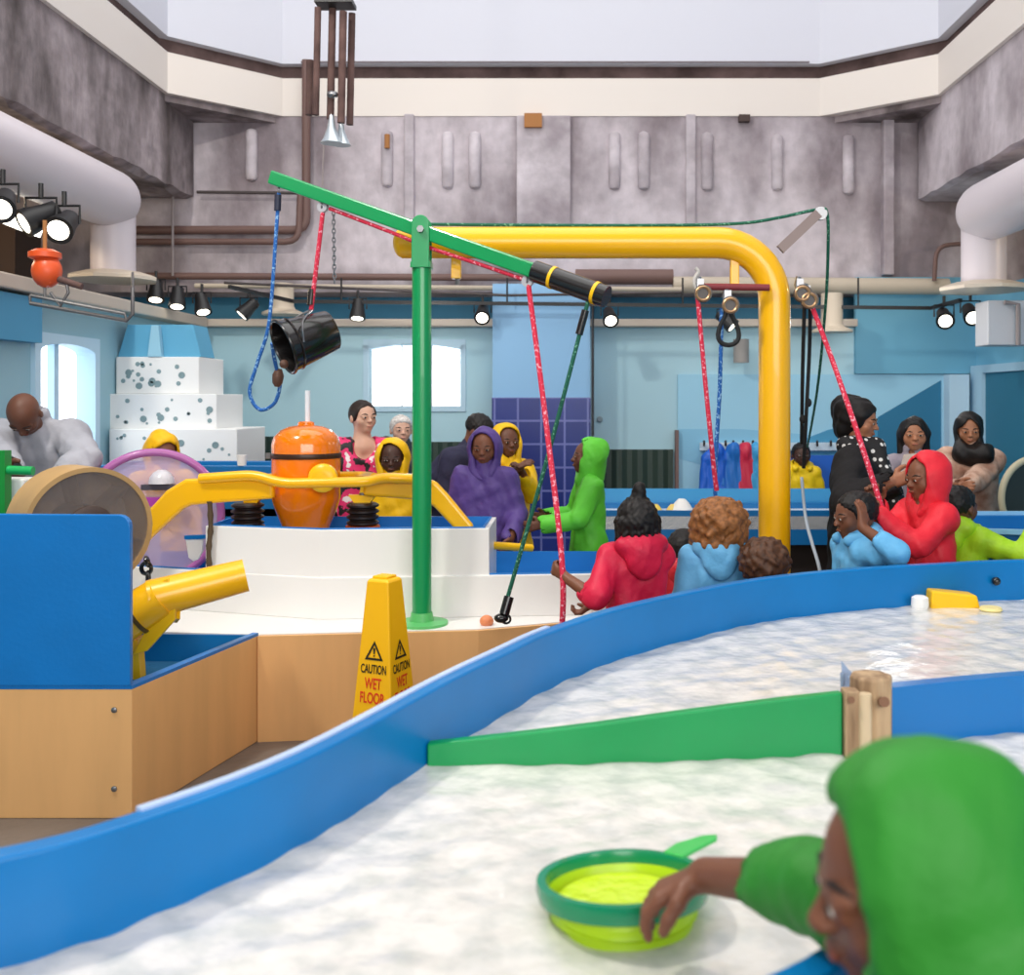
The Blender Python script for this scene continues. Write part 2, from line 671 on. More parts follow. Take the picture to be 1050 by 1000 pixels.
def person(label, X, Y, H, yaw, skin='dark', top=None, hood=None, hair=None, pants=(40, 44, 60), shoes=(60, 55, 55), lean=0, hyaw=0, hpitch=0,
           hands=(None, None), hints=(None, None), curl=0.5, h=0.0075, group=None, z0=0.0, face=True, adult=False, scarf=None, extra=None, legs=True, palm=None, headshift=(0, 0, 0),
           head_at=None, armk=1.0, hdir=None, hdfwd=0.82, htall=0.0):
    """top = dict(rgb, hem, bulk, sleeve, kind); hood: 'up' / 'down'; hair = (style, colour)"""
    yaw = R(yaw)
    cz, sz = math.cos(yaw), math.sin(yaw)

    def loc(w):
        w = np.array(w, float) - np.array([X, Y, z0])
        return np.array([cz * w[0] + sz * w[1], -sz * w[0] + cz * w[1], w[2]])
    l = R(lean)
    u, f = vz((0, -math.sin(l), math.cos(l))), vz((0, -math.cos(l), -math.sin(l)))
    ex = vz((1, 0, 0))
    pel = vz((0, 0.02 * H + 0.12 * H * math.sin(l), 0.50 * H))
    neck = pel + u * 0.325 * H
    sw = (0.105 if adult else 0.098) * H
    hh = 0.17 + 0.03 * H
    up2 = unit(u * 0.55 + vz((0, 0, 1)) * 0.45)
    hc = neck + up2 * (0.175 * H - hh * 0.5) + vz(headshift)
    if head_at is not None:
        hc = loc(head_at)
    p = R(hpitch)
    hf, hu = vz((0, -math.cos(p), -math.sin(p))), vz((0, -math.sin(p), math.cos(p)))
    cy, sy = math.cos(R(hyaw)), math.sin(R(hyaw))
    Rz = np.array([[cy, -sy, 0], [sy, cy, 0], [0, 0, 1]])
    M = np.stack([Rz @ ex, Rz @ hf, Rz @ hu], 1)

    def q(a, b, c):
        return hc + M @ np.array([a, b, c]) * hh
    l1, l2, hl = 0.165 * H * armk, 0.15 * H * armk, 0.108 * H
    arms = []
    for i, s in enumerate((1, -1)):          # left (+x), right (-x)
        S0 = neck - u * 0.035 * H + ex * s * sw
        T = loc(hands[i]) if hands[i] is not None else S0 + vz((0.035 * H * s, -0.03 * H, -0.305 * H))
        hint = vz(hints[i]) if hints[i] is not None else vz((0.5 * s, 0.5, -0.7))
        E, T = solve_arm(S0, T, l1, l2, hint)
        arms.append((s, S0, E, T))
    # ---- body: one continuous surface
    B = SDF()
    add_head(B, hc, M, hh, not adult)
    B.cone(neck - u * 0.02 * H, hc - M[:, 2] * 0.2 * hh - M[:, 1] * 0.08 * hh, 0.045 * H if adult else 0.04 * H, 0.21 * hh, k=0.03)
    for s in (-1, 1):
        B.cone(neck - u * 0.09 * H + ex * s * 0.045 * H, pel + ex * s * 0.04 * H + u * 0.02 * H, 0.055 * H, 0.055 * H, k=0.04)
        B.cone(neck - u * 0.01 * H, neck - u * 0.035 * H + ex * s * sw * 0.9, 0.034 * H, 0.034 * H, k=0.03)
    feet = []
    for s in (-1, 1):
        hip = pel + ex * s * 0.05 * H
        kn = vz((0.055 * H * s, -0.01 * H, 0.275 * H))
        an = vz((0.058 * H * s, 0.015 * H, 0.05 * H))
        B.cone(hip, kn, 0.058 * H, 0.036 * H, k=0.03)
        B.cone(kn, an, 0.036 * H, 0.024 * H, k=0.02)
        B.cone(an + vz((0, 0.005, -0.02 * H)), an + vz((0, -0.085 * H, -0.032 * H)), 0.024 * H, 0.018 * H, k=0.01)
        feet.append((hip, kn, an))
    for (s, S0, E, T) in arms:
        B.cone(S0, E, 0.034 * H, 0.027 * H, k=0.02)
        d = unit(T - E)
        B.cone(E, T, 0.026 * H, 0.0185 * H, k=0.015)
        pw = palm[0 if s > 0 else 1] if palm else None
        nrm = vz((cz * pw[0] + sz * pw[1], -sz * pw[0] + cz * pw[1], pw[2])) if pw is not None else vz((-s, 0, 0)) * 0.8 + f * 0.4
        dh = d
        if hdir and hdir[0 if s > 0 else 1] is not None:
            hw = hdir[0 if s > 0 else 1]
            dh = unit((cz * hw[0] + sz * hw[1], -sz * hw[0] + cz * hw[1], hw[2]))
        th = np.cross(dh, nrm) * (-1 if s > 0 else 1)
        add_hand(B, T, dh, nrm, th, hl, curl)
    sk = mat('skin_' + skin, SKIN[skin], rough=0.5, spec=0.4, var=0.12, vscale=9)
    o = soft('person', B, h, sk, None, (X, Y, z0), yaw)
    tag(o, label, 'person', group)
    # ---- trousers and shoes
    if legs:
        T_ = SDF()
        for (hip, kn, an) in feet:
            T_.cone(hip + vz((0, 0, 0.03 * H)), kn, 0.062 * H, 0.046 * H, k=0.03)
            T_.cone(kn, an + vz((0, 0, 0.005 * H)), 0.046 * H, 0.036 * H, k=0.02)
        T_.cone(feet[0][0] + u * 0.04 * H, feet[1][0] + u * 0.04 * H, 0.056 * H, k=0.03)
        T_.cut((0, 0, -1), (0, 0, 0.045 * H))
        T_.folds(0.0035, 26, 30, H)
        soft('trousers', T_, max(h, 0.009), mat('trousers_%d_%d_%d' % pants, pants, rough=0.8), o)
        for (hip, kn, an) in feet:
            sh = SDF()
            sh.cone(an + vz((0, 0.012 * H, -0.022 * H)), an + vz((0, -0.09 * H, -0.030 * H)), 0.031 * H, 0.024 * H, k=0.01)
            sh.cone(an + vz((0, 0.01 * H, -0.02 * H)), an + vz((0, 0.008 * H, 0.01 * H)), 0.031 * H, 0.03 * H, k=0.01)
            sh.cut((0, 0, -1), (0, 0, 0.001))
            soft('shoe', sh, max(h, 0.008), mat('shoe_%d_%d_%d' % shoes, shoes, rough=0.6), o)
    # ---- garment
    if top:
        rgb = top['rgb']
        bulk = top.get('bulk', 1.0)
        hem = top.get('hem', 0.40) * H
        slv = top.get('sleeve', 1.0)
        G = SDF()
        b = 0.066 * H * bulk
        for s in (-1, 1):
            G.cone(neck - u * 0.085 * H + ex * s * sw * 0.5, pel + u * 0.03 * H + ex * s * 0.042 * H * bulk, b, b * 1.05, k=0.05)
            G.cone(pel + u * 0.03 * H + ex * s * 0.042 * H, vz((ex * s)[0:3]) * 0.052 * H * bulk + vz((0, pel[1] * 0.6, hem - 0.02)), b * 1.05, b * 1.22, k=0.04)
            G.cone(neck - u * 0.02 * H, neck - u * 0.035 * H + ex * s * sw * 0.93, 0.045 * H * bulk, 0.047 * H * bulk, k=0.03)
        for (s, S0, E, T) in arms:
            G.cone(S0, E, 0.05 * H * bulk, 0.042 * H * bulk, k=0.03)
            W = E + (T - E) * slv
            G.cone(E, W, 0.042 * H * bulk, 0.037 * H * bulk, k=0.02)
        if top.get('kind', 'raincoat') != 'dress':
            G.cone(neck - u * 0.01 * H, neck + up2 * 0.035 * H, 0.052 * H, 0.047 * H, k=0.02)
            G.cone(neck + up2 * 0.02 * H, neck + up2 * 0.16 * H, 0.038 * H, 0.038 * H, k=0.006, sub=True)
        else:
            G.ell(neck + f * 0.075 * H - u * 0.01 * H, np.array([0.062, 0.06, 0.062]) * H, k=0.01, sub=True)
            G.cone(neck - u * 0.03 * H, neck + up2 * 0.16 * H, 0.05 * H, 0.05 * H, k=0.006, sub=True)
        for (s, S0, E, T) in arms:                     # open cuffs
            W = E + (T - E) * slv
            d = unit(T - E)
            G.cone(W - d * 0.012 * H, W + d * 0.06 * H, 0.03 * H * bulk, 0.034 * H * bulk, k=0.003, sub=True)
        G.cut((0, 0, -1), (0, 0, hem), 0.004)
        G.folds(top.get('folds', 0.0055), 27, 19, X * 7 + Y)
        G.folds(top.get('folds', 0.0055) * 0.25, 70, 34, X * 3)
        gm = top.get('mat') or mat('cloth_%d_%d_%d' % rgb, rgb, rough=top.get('rough', 0.52), spec=0.35, var=0.16, vscale=6, bump=0.25, bscale=24)
        g = soft(top.get('kind', 'raincoat'), G, h, gm, o)
        if hood:
            D = SDF()
            if hood == 'up':
                D.ell(q(0, -0.05, 0.07), np.array([0.50, 0.50, 0.555 + htall]) * hh, M, k=0.02)
                D.ell(q(0, -0.34, 0.26), np.array([0.26, 0.26, 0.28]) * hh, M, k=0.14 * hh)
                D.cone(q(0, -0.02, -0.22), neck + up2 * 0.005 * H, 0.44 * hh, 0.070 * H, k=0.06)
                D.ell(q(0, 0.0, 0.05), np.array([0.405, 0.455, 0.475]) * hh, M, k=0.01, sub=True)
                D.cone(q(0, 0.03, -0.2), neck + up2 * 0.03 * H, 0.34 * hh, 0.045 * H, k=0.01, sub=True)
                D.ell(q(0, hdfwd, 0.06), np.array([0.80, 0.60, 1.08]) * hh, M, k=0.015, sub=True)
            else:
                bk = neck + u * 0.012 * H - f * 0.045 * H
                D.ell(bk, np.array([0.088, 0.062, 0.058]) * H, k=0.02)
                D.ell(bk - f * 0.03 * H - u * 0.045 * H, np.array([0.066, 0.036, 0.07]) * H, k=0.03)
                for s in (-1, 1):
                    D.cone(bk + ex * s * 0.07 * H, neck + ex * s * 0.05 * H + f * 0.05 * H, 0.032 * H, 0.022 * H, k=0.02)
                D.ell(neck + u * 0.06 * H + f * 0.005 * H, np.array([0.06, 0.062, 0.075]) * H, k=0.015, sub=True)
            D.folds(0.0038, 30, 20, X * 5)
            D.folds(0.0012, 80, 40, X * 2)
            soft('hood', D, h, gm, g)
    # ---- hair
    if hair and hood != 'up':
        st, hcz = hair
        A = SDF()
        hm = mat('hair_' + hcz, HAIR[hcz], rough=0.55, spec=0.35, var=0.5, vscale=60)
        if st in ('short', 'fade'):
            e = 1.05 if st == 'fade' else 1.10
            A.ell(q(0, -0.05, 0.12), np.array([0.37, 0.46, 0.40]) * hh * e, M, k=0.01)
            A.ell(q(0, 0.62, -0.10), np.array([0.75, 0.50, 0.42]) * hh, M, k=0.03, sub=True)
            A.ell(q(0, 0.15, -0.62), np.array([0.8, 0.9, 0.52]) * hh, M, k=0.03, sub=True)
            A.curls(0.0035, 160, X)
        elif st == 'curly':
            A.ell(q(0, -0.10, 0.12), np.array([0.60, 0.62, 0.50]) * hh, M, k=0.02)
            for s in (-1, 1):
                A.ell(q(0.34 * s, -0.08, -0.22), np.array([0.28, 0.34, 0.40]) * hh, M, k=0.03)
            A.ell(q(0, -0.36, -0.22), np.array([0.42, 0.28, 0.42]) * hh, M, k=0.03)
            A.ell(q(0, 0.62, -0.12), np.array([0.34, 0.52, 0.44]) * hh, M, k=0.03, sub=True)
            A.curls(0.008, 72, X)
        elif st == 'afro':
            A.ell(q(0, -0.07, 0.13), np.array([0.53, 0.58, 0.50]) * hh, M, k=0.02)
            A.ell(q(0, 0.66, -0.18), np.array([0.42, 0.55, 0.44]) * hh, M, k=0.03, sub=True)
            A.ell(q(0, 0.1, -0.72), np.array([0.8, 0.8, 0.42]) * hh, M, k=0.03, sub=True)
            A.curls(0.007, 85, X)
        elif st == 'braids':
            A.ell(q(0, -0.06, 0.12), np.array([0.41, 0.50, 0.43]) * hh, M, k=0.01)
            A.ell(q(0, 0.62, -0.10), np.array([0.5, 0.50, 0.46]) * hh, M, k=0.02, sub=True)
            for j in range(-5, 6):
                a = j * 0.32
                t = q(0.42 * math.sin(a), -0.05 - 0.44 * math.cos(a), 0.05)
                e = q(0.46 * math.sin(a) * 0.95, -0.04 - 0.42 * math.cos(a), -0.50 + 0.05 * (j % 2))
                A.cone(t, e, 0.085 * hh, 0.05 * hh, k=0.008)
            A.cone(q(0, -0.1, 0.45), q(0, -0.16, 0.72), 0.17 * hh, 0.13 * hh, k=0.02)
            A.curls(0.0035, 130, X)
        elif st == 'long':
            A.ell(q(0, -0.05, 0.11), np.array([0.41, 0.50, 0.45]) * hh, M, k=0.01)
            for s in (-1, 1):
                A.cone(q(0.30 * s, -0.12, 0.0), q(0.34 * s, -0.05 - 0.1, -0.95), 0.19 * hh, 0.14 * hh, k=0.04)
            A.cone(q(0, -0.25, 0.0), q(0, -0.26, -1.0), 0.26 * hh, 0.20 * hh, k=0.05)
            A.ell(q(0, 0.58, -0.12), np.array([0.29, 0.50, 0.45]) * hh, M, k=0.03, sub=True)
            A.folds(0.004, 70, 12, X)
        elif st == 'tied':
            A.ell(q(0, -0.06, 0.11), np.array([0.40, 0.49, 0.43]) * hh, M, k=0.01)
            A.cone(q(0.1, -0.45, 0.0), q(0.28, -0.40, -0.6), 0.15 * hh, 0.07 * hh, k=0.03)
            A.ell(q(0, 0.62, -0.10), np.array([0.46, 0.50, 0.47]) * hh, M, k=0.03, sub=True)
            A.ell(q(0, 0.2, -0.62), np.array([0.8, 0.75, 0.5]) * hh, M, k=0.03, sub=True)
            A.folds(0.003, 60, 15, X)
        elif st == 'updo':
            A.ell(q(0, -0.08, 0.13), np.array([0.45, 0.54, 0.46]) * hh, M, k=0.01)
            A.ell(q(0, -0.42, 0.30), np.array([0.30, 0.30, 0.28]) * hh, M, k=0.05)
            A.ell(q(0, -0.30, -0.22), np.array([0.36, 0.28, 0.34]) * hh, M, k=0.05)
            A.ell(q(0, 0.60, -0.12), np.array([0.40, 0.50, 0.44]) * hh, M, k=0.03, sub=True)
            A.folds(0.004, 60, 30, X)
        elif st == 'headscarf':
            A.ell(q(0, -0.05, 0.09), np.array([0.45, 0.53, 0.50]) * hh, M, k=0.02)
            A.cone(q(0, -0.04, -0.25), neck + up2 * 0.01 * H + f * 0.01 * H, 0.36 * hh, 0.075 * H, k=0.06)
            A.cone(neck + f * 0.06 * H - ex * 0.03 * H, neck + f * 0.08 * H + ex * 0.05 * H, 0.05 * H, 0.05 * H, k=0.04)
            A.ell(q(0, 0.60, -0.06), np.array([0.28, 0.46, 0.40]) * hh, M, k=0.03, sub=True)
            A.ell(q(0, 0.06, 0.0), np.array([0.34, 0.44, 0.45]) * hh, M, k=0.01, sub=True)
            A.folds(0.005, 34, 24, X)
        soft('headscarf' if st == 'headscarf' else 'hair', A, max(h * 0.9, 0.005), hm, o)
    # ---- eyes, brows, mouth
    if face:
        for s in (-1, 1):
            e = obj('eye', MB().sphere(q(0.15 * s, 0.392, -0.005), (0.058 * hh, 0.055 * hh, 0.030 * hh), 10, 8, Matrix(M.tolist())), mat('eye_white', (196, 186, 176), rough=0.4, spec=0.2), o)
            obj('iris', MB().sphere(q(0.15 * s, 0.440, -0.005), (0.031 * hh, 0.010 * hh, 0.028 * hh), 10, 8, Matrix(M.tolist())), mat('iris_dark', (22, 14, 11), rough=0.4, spec=0.2), e)
            obj('eyebrow', MB().tube([q(0.07 * s, 0.432 if adult else 0.415, 0.085), q(0.15 * s, 0.425 if adult else 0.402, 0.112), q(0.25 * s, 0.365 if adult else 0.338, 0.09)], [0.014 * hh, 0.018 * hh, 0.01 * hh], 6), mat('brow_dark', (34, 24, 20), rough=0.8), o)
        lips = tuple(int(a * 0.8 + b * 0.2) for a, b in zip(SKIN[skin], (190, 60, 60)))
        obj('mouth', MB().sphere(q(0, 0.437, -0.262), (0.10 * hh, 0.025 * hh, 0.030 * hh), 12, 8, Matrix(M.tolist())), mat('lips_' + skin, lips, rough=0.4), o)
    if extra:
        extra(o, q, neck, u, f, H, hh, M, h)
    return o
# ---------------------------------------------------------------- the room
conc = mat('concrete', (204, 195, 201), rough=0.9, rgb2=(136, 125, 130), vscale=1.5, bump=0.7, bscale=9, detail=10, stretch=(1, 1, 0.5), lohi=(0.36, 0.58), grain=0.16, gscale=9)
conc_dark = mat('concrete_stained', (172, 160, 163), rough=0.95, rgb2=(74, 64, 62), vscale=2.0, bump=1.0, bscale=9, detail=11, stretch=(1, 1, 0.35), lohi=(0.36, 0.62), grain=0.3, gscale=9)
cream = mat('cream_paint', (230, 222, 214), rough=0.55)
whitewall = mat('lantern_white', (214, 216, 226), rough=0.6)
rust = mat('rusty_steel', (112, 84, 78), rough=0.8, rgb2=(74, 52, 48), vscale=5)
blue_l = mat('wall_light_blue', (176, 214, 226), rough=0.6)
blue_g = mat('wall_grey_blue', (150, 192, 206), rough=0.6)
blue_d = mat('wall_mid_blue', (70, 150, 190), rough=0.6)
teal = mat('wall_teal', (44, 120, 150), rough=0.6)
beige = mat('ledge_beige', (196, 184, 170), rough=0.6)
brownn = mat('niche_brown', (150, 120, 82), rough=0.9, rgb2=(88, 66, 44), vscale=1.4)
floor_m = mat('floor_concrete', (120, 110, 102), rough=0.45, rgb2=(92, 84, 78), vscale=2.2, bump=0.1, bscale=30)
white_p = mat('white_enamel', (240, 238, 232), rough=0.3)

LX, RX, BY = -3.46, 3.73, 9.5

struct('floor', MB().span((-7, -3, -0.06), (7, 11.2, 0)), floor_m, smooth=False)

# back wall with a window opening
wx0, wx1, wz0, wz1 = -1.88, -1.03, 1.56, 2.13
b = MB()
b.span((-4.2, BY, 0), (wx0, BY + 0.22, 2.34)).span((wx1, BY, 0), (4.6, BY + 0.22, 2.34))
b.span((wx0, BY, 0), (wx1, BY + 0.22, wz0)).span((wx0, BY, wz1), (wx1, BY + 0.22, 2.34))
wb = struct('wall_back', b, blue_l, smooth=False)
struct('window_1', MB().span((wx0, BY + 0.15, wz0), (wx1, BY + 0.17, wz1)), mat('daylit_pane', (250, 252, 255), emit=(250, 252, 255), estr=2.2), smooth=False)
win = bpy.data.objects['window_1']
fr = MB()
fr.span((wx0, BY - 0.015, wz0 - 0.05), (wx1, BY + 0.16, wz0)).span((wx0 - 0.05, BY - 0.015, wz0 - 0.05), (wx0, BY + 0.16, wz1))
fr.span((wx1, BY - 0.015, wz0 - 0.05), (wx1 + 0.05, BY + 0.16, wz1))
n = 10
arch = [(wx0 - 0.05, wz1 - 0.03)] + [(wx0 + (wx1 - wx0) * i / n, wz1 - 0.04 + 0.05 * math.sin(PI * i / n)) for i in range(n + 1)] + [(wx1 + 0.05, wz1 - 0.03), (wx1 + 0.05, wz1 + 0.05), (wx0 - 0.05, wz1 + 0.05)]
fr.plate([(x, BY - 0.015, z) for x, z in arch], (0, 0.17, 0))
obj('frame', fr, mat('window_frame_blue', (186, 218, 236), rough=0.5), win, smooth=False)
gl = MB()
for i in (1, 2):
    gl.cyl((wx0 + (wx1 - wx0) * i / 3, BY + 0.14, wz0), (wx0 + (wx1 - wx0) * i / 3, BY + 0.14, wz1), 0.008)
obj('glazing_bar', gl, mat('bar_white', (244, 246, 250), rough=0.4), win)

# ledge on top of the partitions, recessed blue strip above, dark panelling below
struct('trim_1', MB().span((LX - 0.1, BY - 0.14, 2.29), (2.62, BY + 0.02, 2.36)), beige, smooth=False, bevel=0.01)
struct('trim_2', MB().span((LX - 0.05, -1, 2.28), (LX + 0.14, BY - 0.15, 2.37)), beige, smooth=False, bevel=0.01)
struct('wall_upper', MB().span((-4.6, BY + 0.5, 2.34), (5.2, BY + 0.6, 2.75)), blue_d, smooth=False)
struct('trim_3', MB().span((-4.6, BY, 2.34), (5.2, BY + 0.5, 2.36)), beige, smooth=False)

# left partition: light bay, arched doorway edge, darker recess near the camera
b = MB()
dy0, dy1 = 6.93, 7.25                         # bright arched opening
b.span((LX - 0.15, 7.45, 0), (LX, BY, 2.29)).span((LX - 0.15, -1, 0), (LX, 6.55, 2.29)).span((LX - 0.15, 6.55, 2.06), (LX, 7.45, 2.29))
b.span((LX - 0.15, 6.55, 0), (LX, 7.45, 0.6))
wl = struct('wall_left', b, blue_g, smooth=False)
struct('window_2', MB().span((LX - 0.14, 6.55, 0.6), (LX - 0.12, 7.45, 2.06)), MATS['daylit_pane'], smooth=False)
w2 = bpy.data.objects['window_2']
f2 = MB()
f2.span((LX - 0.11, 6.55, 0.6), (LX + 0.03, 6.62, 2.06)).span((LX - 0.11, 7.38, 0.6), (LX + 0.03, 7.45, 2.06))
f2.span((LX - 0.11, 6.62, 0.6), (LX + 0.03, 7.38, 0.67)).span((LX - 0.11, 6.97, 0.67), (LX - 0.06, 7.03, 2.0))
ar = [(7.38, 1.94)] + [(7.0 + 0.38 * math.cos(PI * i / 10), 1.94 + 0.06 * math.sin(PI * i / 10)) for i in range(11)] + [(6.62, 2.06), (7.38, 2.06)]
f2.plate([(LX - 0.11, y, z) for y, z in ar], (0.14, 0, 0))
obj('frame', f2, MATS['window_frame_blue'], w2, smooth=False)
struct('trim_4', MB().span((LX, 4.0, 1.98), (LX + 0.10, 6.5, 2.26)), blue_d, smooth=False)

# corner niche: darker blue flared recess over the spotted blocks
rb_ = mat('recess_blue', (92, 168, 204), rough=0.6)
rc = thing('blue_canopy', 'blue flared canopy panel above the spotted white blocks', 'canopy', P(162, 366, 7.8))
obj('panel', MB().plate([P(121, 366, 7.8), P(206, 366, 7.8), P(198, 333, 7.8), P(131, 333, 7.8)], (0, 0.3, 0)), rb_, rc, smooth=False)
obj('fin', MB().plate([P(154, 366, 7.79), P(168, 366, 7.79), P(165, 334, 7.79), P(158, 334, 7.79)], (0, -0.05, 0)), mat('recess_pale', (150, 200, 222), rough=0.6), rc, smooth=False)

# right partition and its openings
b = MB().span((RX, -1, 0), (RX + 0.15, BY, 2.62))
wr = struct('wall_right', b, mat('wall_right_blue', (120, 186, 214), rough=0.6), smooth=False)
struct('door_1', MB().span((RX - 0.03, 6.6, 0.0), (RX + 0.01, 9.15, 1.86)), teal, smooth=False)
d1 = bpy.data.objects['door_1']
obj('frame', MB().span((RX - 0.06, 9.15, 0), (RX + 0.02, 9.42, 1.93)).span((RX - 0.06, 6.5, 1.86), (RX + 0.02, 9.15, 1.93)), mat('door_frame_pale', (176, 214, 236), rough=0.5), d1, smooth=False)
obj('handle', MB().cyl((RX - 0.07, 8.9, 0.95), (RX - 0.07, 8.9, 1.1), 0.012).span((RX - 0.07, 8.89, 0.95), (RX - 0.03, 8.91, 0.965)).span((RX - 0.07, 8.89, 1.085), (RX - 0.03, 8.91, 1.1)), mat('steel', (150, 150, 152), rough=0.35, metal=1.0), d1)

# mural panel of pale sky and teal hills on the back wall, with its pale end post
mur = thing('wall_mural', 'pale blue mural panel with darker teal hills on the right of the back wall', 'mural', P(830, 500, 9.48))
yb = 9.47
obj('panel', MB().plate([P(695, 384, yb), P(985, 384, yb), P(985, 570, yb), P(695, 570, yb)], (0, 0.025, 0)), mat('mural_sky', (160, 212, 236), rough=0.55), mur, smooth=False)
obj('haze_band', MB().plate([P(695, 440, yb - 0.002), P(760, 440, yb - 0.002), P(830, 446, yb - 0.002), P(870, 470, yb - 0.002), P(870, 520, yb - 0.002), P(695, 470, yb - 0.002)], (0, 0.004, 0)), mat('mural_band', (136, 196, 226), rough=0.55), mur, smooth=False)
obj('hill', MB().plate([P(800, 466, yb - 0.006)] + [P(800 + 165 * t, 466 - 62 * t ** 0.9 - 5 * math.sin(t * 7), yb - 0.006) for t in (0.15, 0.3, 0.45, 0.6, 0.75, 0.9, 1.0)] + [P(965, 570, yb - 0.006), P(800, 570, yb - 0.006)], (0, 0.006, 0)), mat('mural_hill', (70, 150, 190), rough=0.55), mur, smooth=False)
obj('far_hill', MB().plate([P(900, 428, yb - 0.012)] + [P(900 + 65 * t, 428 - 38 * t, yb - 0.012) for t in (0.3, 0.6, 1.0)] + [P(965, 500, yb - 0.012), P(900, 500, yb - 0.012)], (0, 0.005, 0)), mat('mural_teal', (40, 118, 156), rough=0.55), mur, smooth=False)
struct('trim_6', MB().span((3.44, 9.32, 0), (3.62, 9.5, 1.85)), mat('post_pale', (196, 226, 244), rough=0.5), smooth=False)
struct('trim_7', MB().span((2.62, 9.44, 1.86), (3.73, 9.5, 2.75)), mat('wall_right_end', (112, 178, 206), rough=0.6), smooth=False)

# pillar: pale blue above, square navy tiles below
px0, px1 = -0.694, 0.163
pil = struct('wall_pillar', MB().span((px0, 9.0, 1.64), (px1, 9.49, 2.64)), mat('pillar_blue', (138, 186, 226), rough=0.5), smooth=False)
tm = mat('navy_tile', (34, 52, 128), rough=0.25)
nt = tm.node_tree
tc = nt.nodes.new('ShaderNodeTexCoord')
sp = nt.nodes.new('ShaderNodeSeparateXYZ')
cb = nt.nodes.new('ShaderNodeCombineXYZ')
bt = nt.nodes.new('ShaderNodeTexBrick')
bt.offset = 0
bt.inputs['Color1'].default_value = lin((36, 54, 132))
bt.inputs['Color2'].default_value = lin((28, 44, 116))
bt.inputs['Mortar'].default_value = lin((104, 112, 176))
bt.inputs['Scale'].default_value = 1
bt.inputs['Mortar Size'].default_value = 0.009
bt.inputs['Brick Width'].default_value = 0.205
bt.inputs['Row Height'].default_value = 0.205
nt.links.new(tc.outputs['Object'], sp.inputs[0])
nt.links.new(sp.outputs['X'], cb.inputs['X'])
nt.links.new(sp.outputs['Z'], cb.inputs['Y'])
nt.links.new(cb.outputs[0], bt.inputs['Vector'])
nt.links.new(bt.outputs['Color'], nt.nodes['Principled BSDF'].inputs['Base Color'])
obj('tiled_base', MB().span((px0 - 0.006, 8.99, 0), (px1 + 0.006, 9.49, 1.64)), tm, pil, smooth=False)
tag(obj('conduit', MB().tube([(0.185, 8.93, 2.6), (0.185, 8.93, 1.3)], 0.012), mat('conduit_black', (40, 42, 48), rough=0.5)), 'thin black upright conduit at the right corner of the tiled pillar', 'pipe')

# dark green corrugated panels low on the back wall
cg = mat('corrugated_green', (48, 66, 58), rough=0.5)


def corrugated(x0, x1, z0, z1):
    m = MB()
    n = max(4, int((x1 - x0) / 0.045))
    top = []
    for i in range(n + 1):
        x = x0 + (x1 - x0) * i / n
        top.append((x, 9.47 - (0.03 if i % 4 in (1, 2) else 0.0)))
    poly = top + [(x1, 9.495), (x0, 9.495)]
    m.prism(poly, z0, z1)
    return m


cp = 'corrugated wainscot'
tag(obj('corrugated_panel', corrugated(-3.18, -2.5, 0.3, 1.28), cg, smooth=False), 'dark green corrugated panel on the back wall left of the orange tank', 'panel', cp)
tag(obj('corrugated_panel', corrugated(-2.5, px0, 0.3, 1.23), cg, smooth=False), 'dark green corrugated panel under the arched window behind the bending visitor', 'panel', cp)
tag(obj('corrugated_panel', corrugated(0.18, 0.94, 0.3, 1.16), cg, smooth=False), 'dark green corrugated panel right of the navy tiled pillar', 'panel', cp)
tag(obj('mural_edge_strip', MB().span((0.955, 9.40, 0.3), (0.985, 9.49, 1.34)), mat('strip_brown', (120, 96, 92), rough=0.6)), 'narrow brown upright strip between the corrugated panel and the mural', 'strip')
tag(obj('wall_button', MB().lathe([(0.028, 0), (0.028, 0.012), (0.02, 0.02)], P(615, 430, 9.5), (0, -1, 0)), mat('grey_plastic', (140, 160, 168), rough=0.5)), 'small round grey fitting on the pale wall beside the tiled pillar', 'fitting')

# ---- overhead: girder, beams, octagonal trim ring, lantern
OCT = [(LX, -0.5), (LX, 8.77), (-2.68, 9.49), (2.30, 9.49), (3.16, 8.82), (3.16, -0.5)]
b = MB()
b.span((-6.4, BY, 2.62), (6.2, BY + 0.5, 4.26))
gird = struct('wall_girder', b, conc, smooth=False)
cpale = mat('concrete_pale', (212, 204, 210), rough=0.9, rgb2=(160, 150, 156), vscale=1.8, bump=0.5, bscale=9, grain=0.14, gscale=10)
ribs = [(258, 132, 186), (397, 134, 192), (459, 135, 194), (487, 135, 194), (630, 135, 195), (660, 135, 195), (725, 136, 196), (797, 138, 196), (870, 138, 200)]
for (x, y0, y1) in ribs:
    a, c = P(x, y0 + 5, 9.49), P(x, y1 - 5, 9.49)
    m = MB().tube([a + Vector((0, 0, 0.045)), a + Vector((0, 0, 0.03)), a, c, c - Vector((0, 0, 0.03)), c - Vector((0, 0, 0.045))], [0.015, 0.045, 0.055, 0.055, 0.045, 0.015], 12)
    obj('rib_boss', m, cpale, gird)
for (x0, x1, y0, y1, dp) in [(530, 585, 120, 234, 0.06), (415, 425, 118, 232, 0.05), (703, 713, 118, 232, 0.04), (903, 914, 112, 283, 0.10)]:
    a, c = P(x0, y1, BY), P(x1, y0, BY)
    obj('pilaster', MB().span((a.x, BY - dp, a.z), (c.x, BY + 0.02, c.z)), mat('concrete_pale', (212, 204, 210), rough=0.9, rgb2=(160, 150, 156), vscale=1.8, bump=0.5, bscale=9, grain=0.14, gscale=10), gird, smooth=False, bevel=0.012)
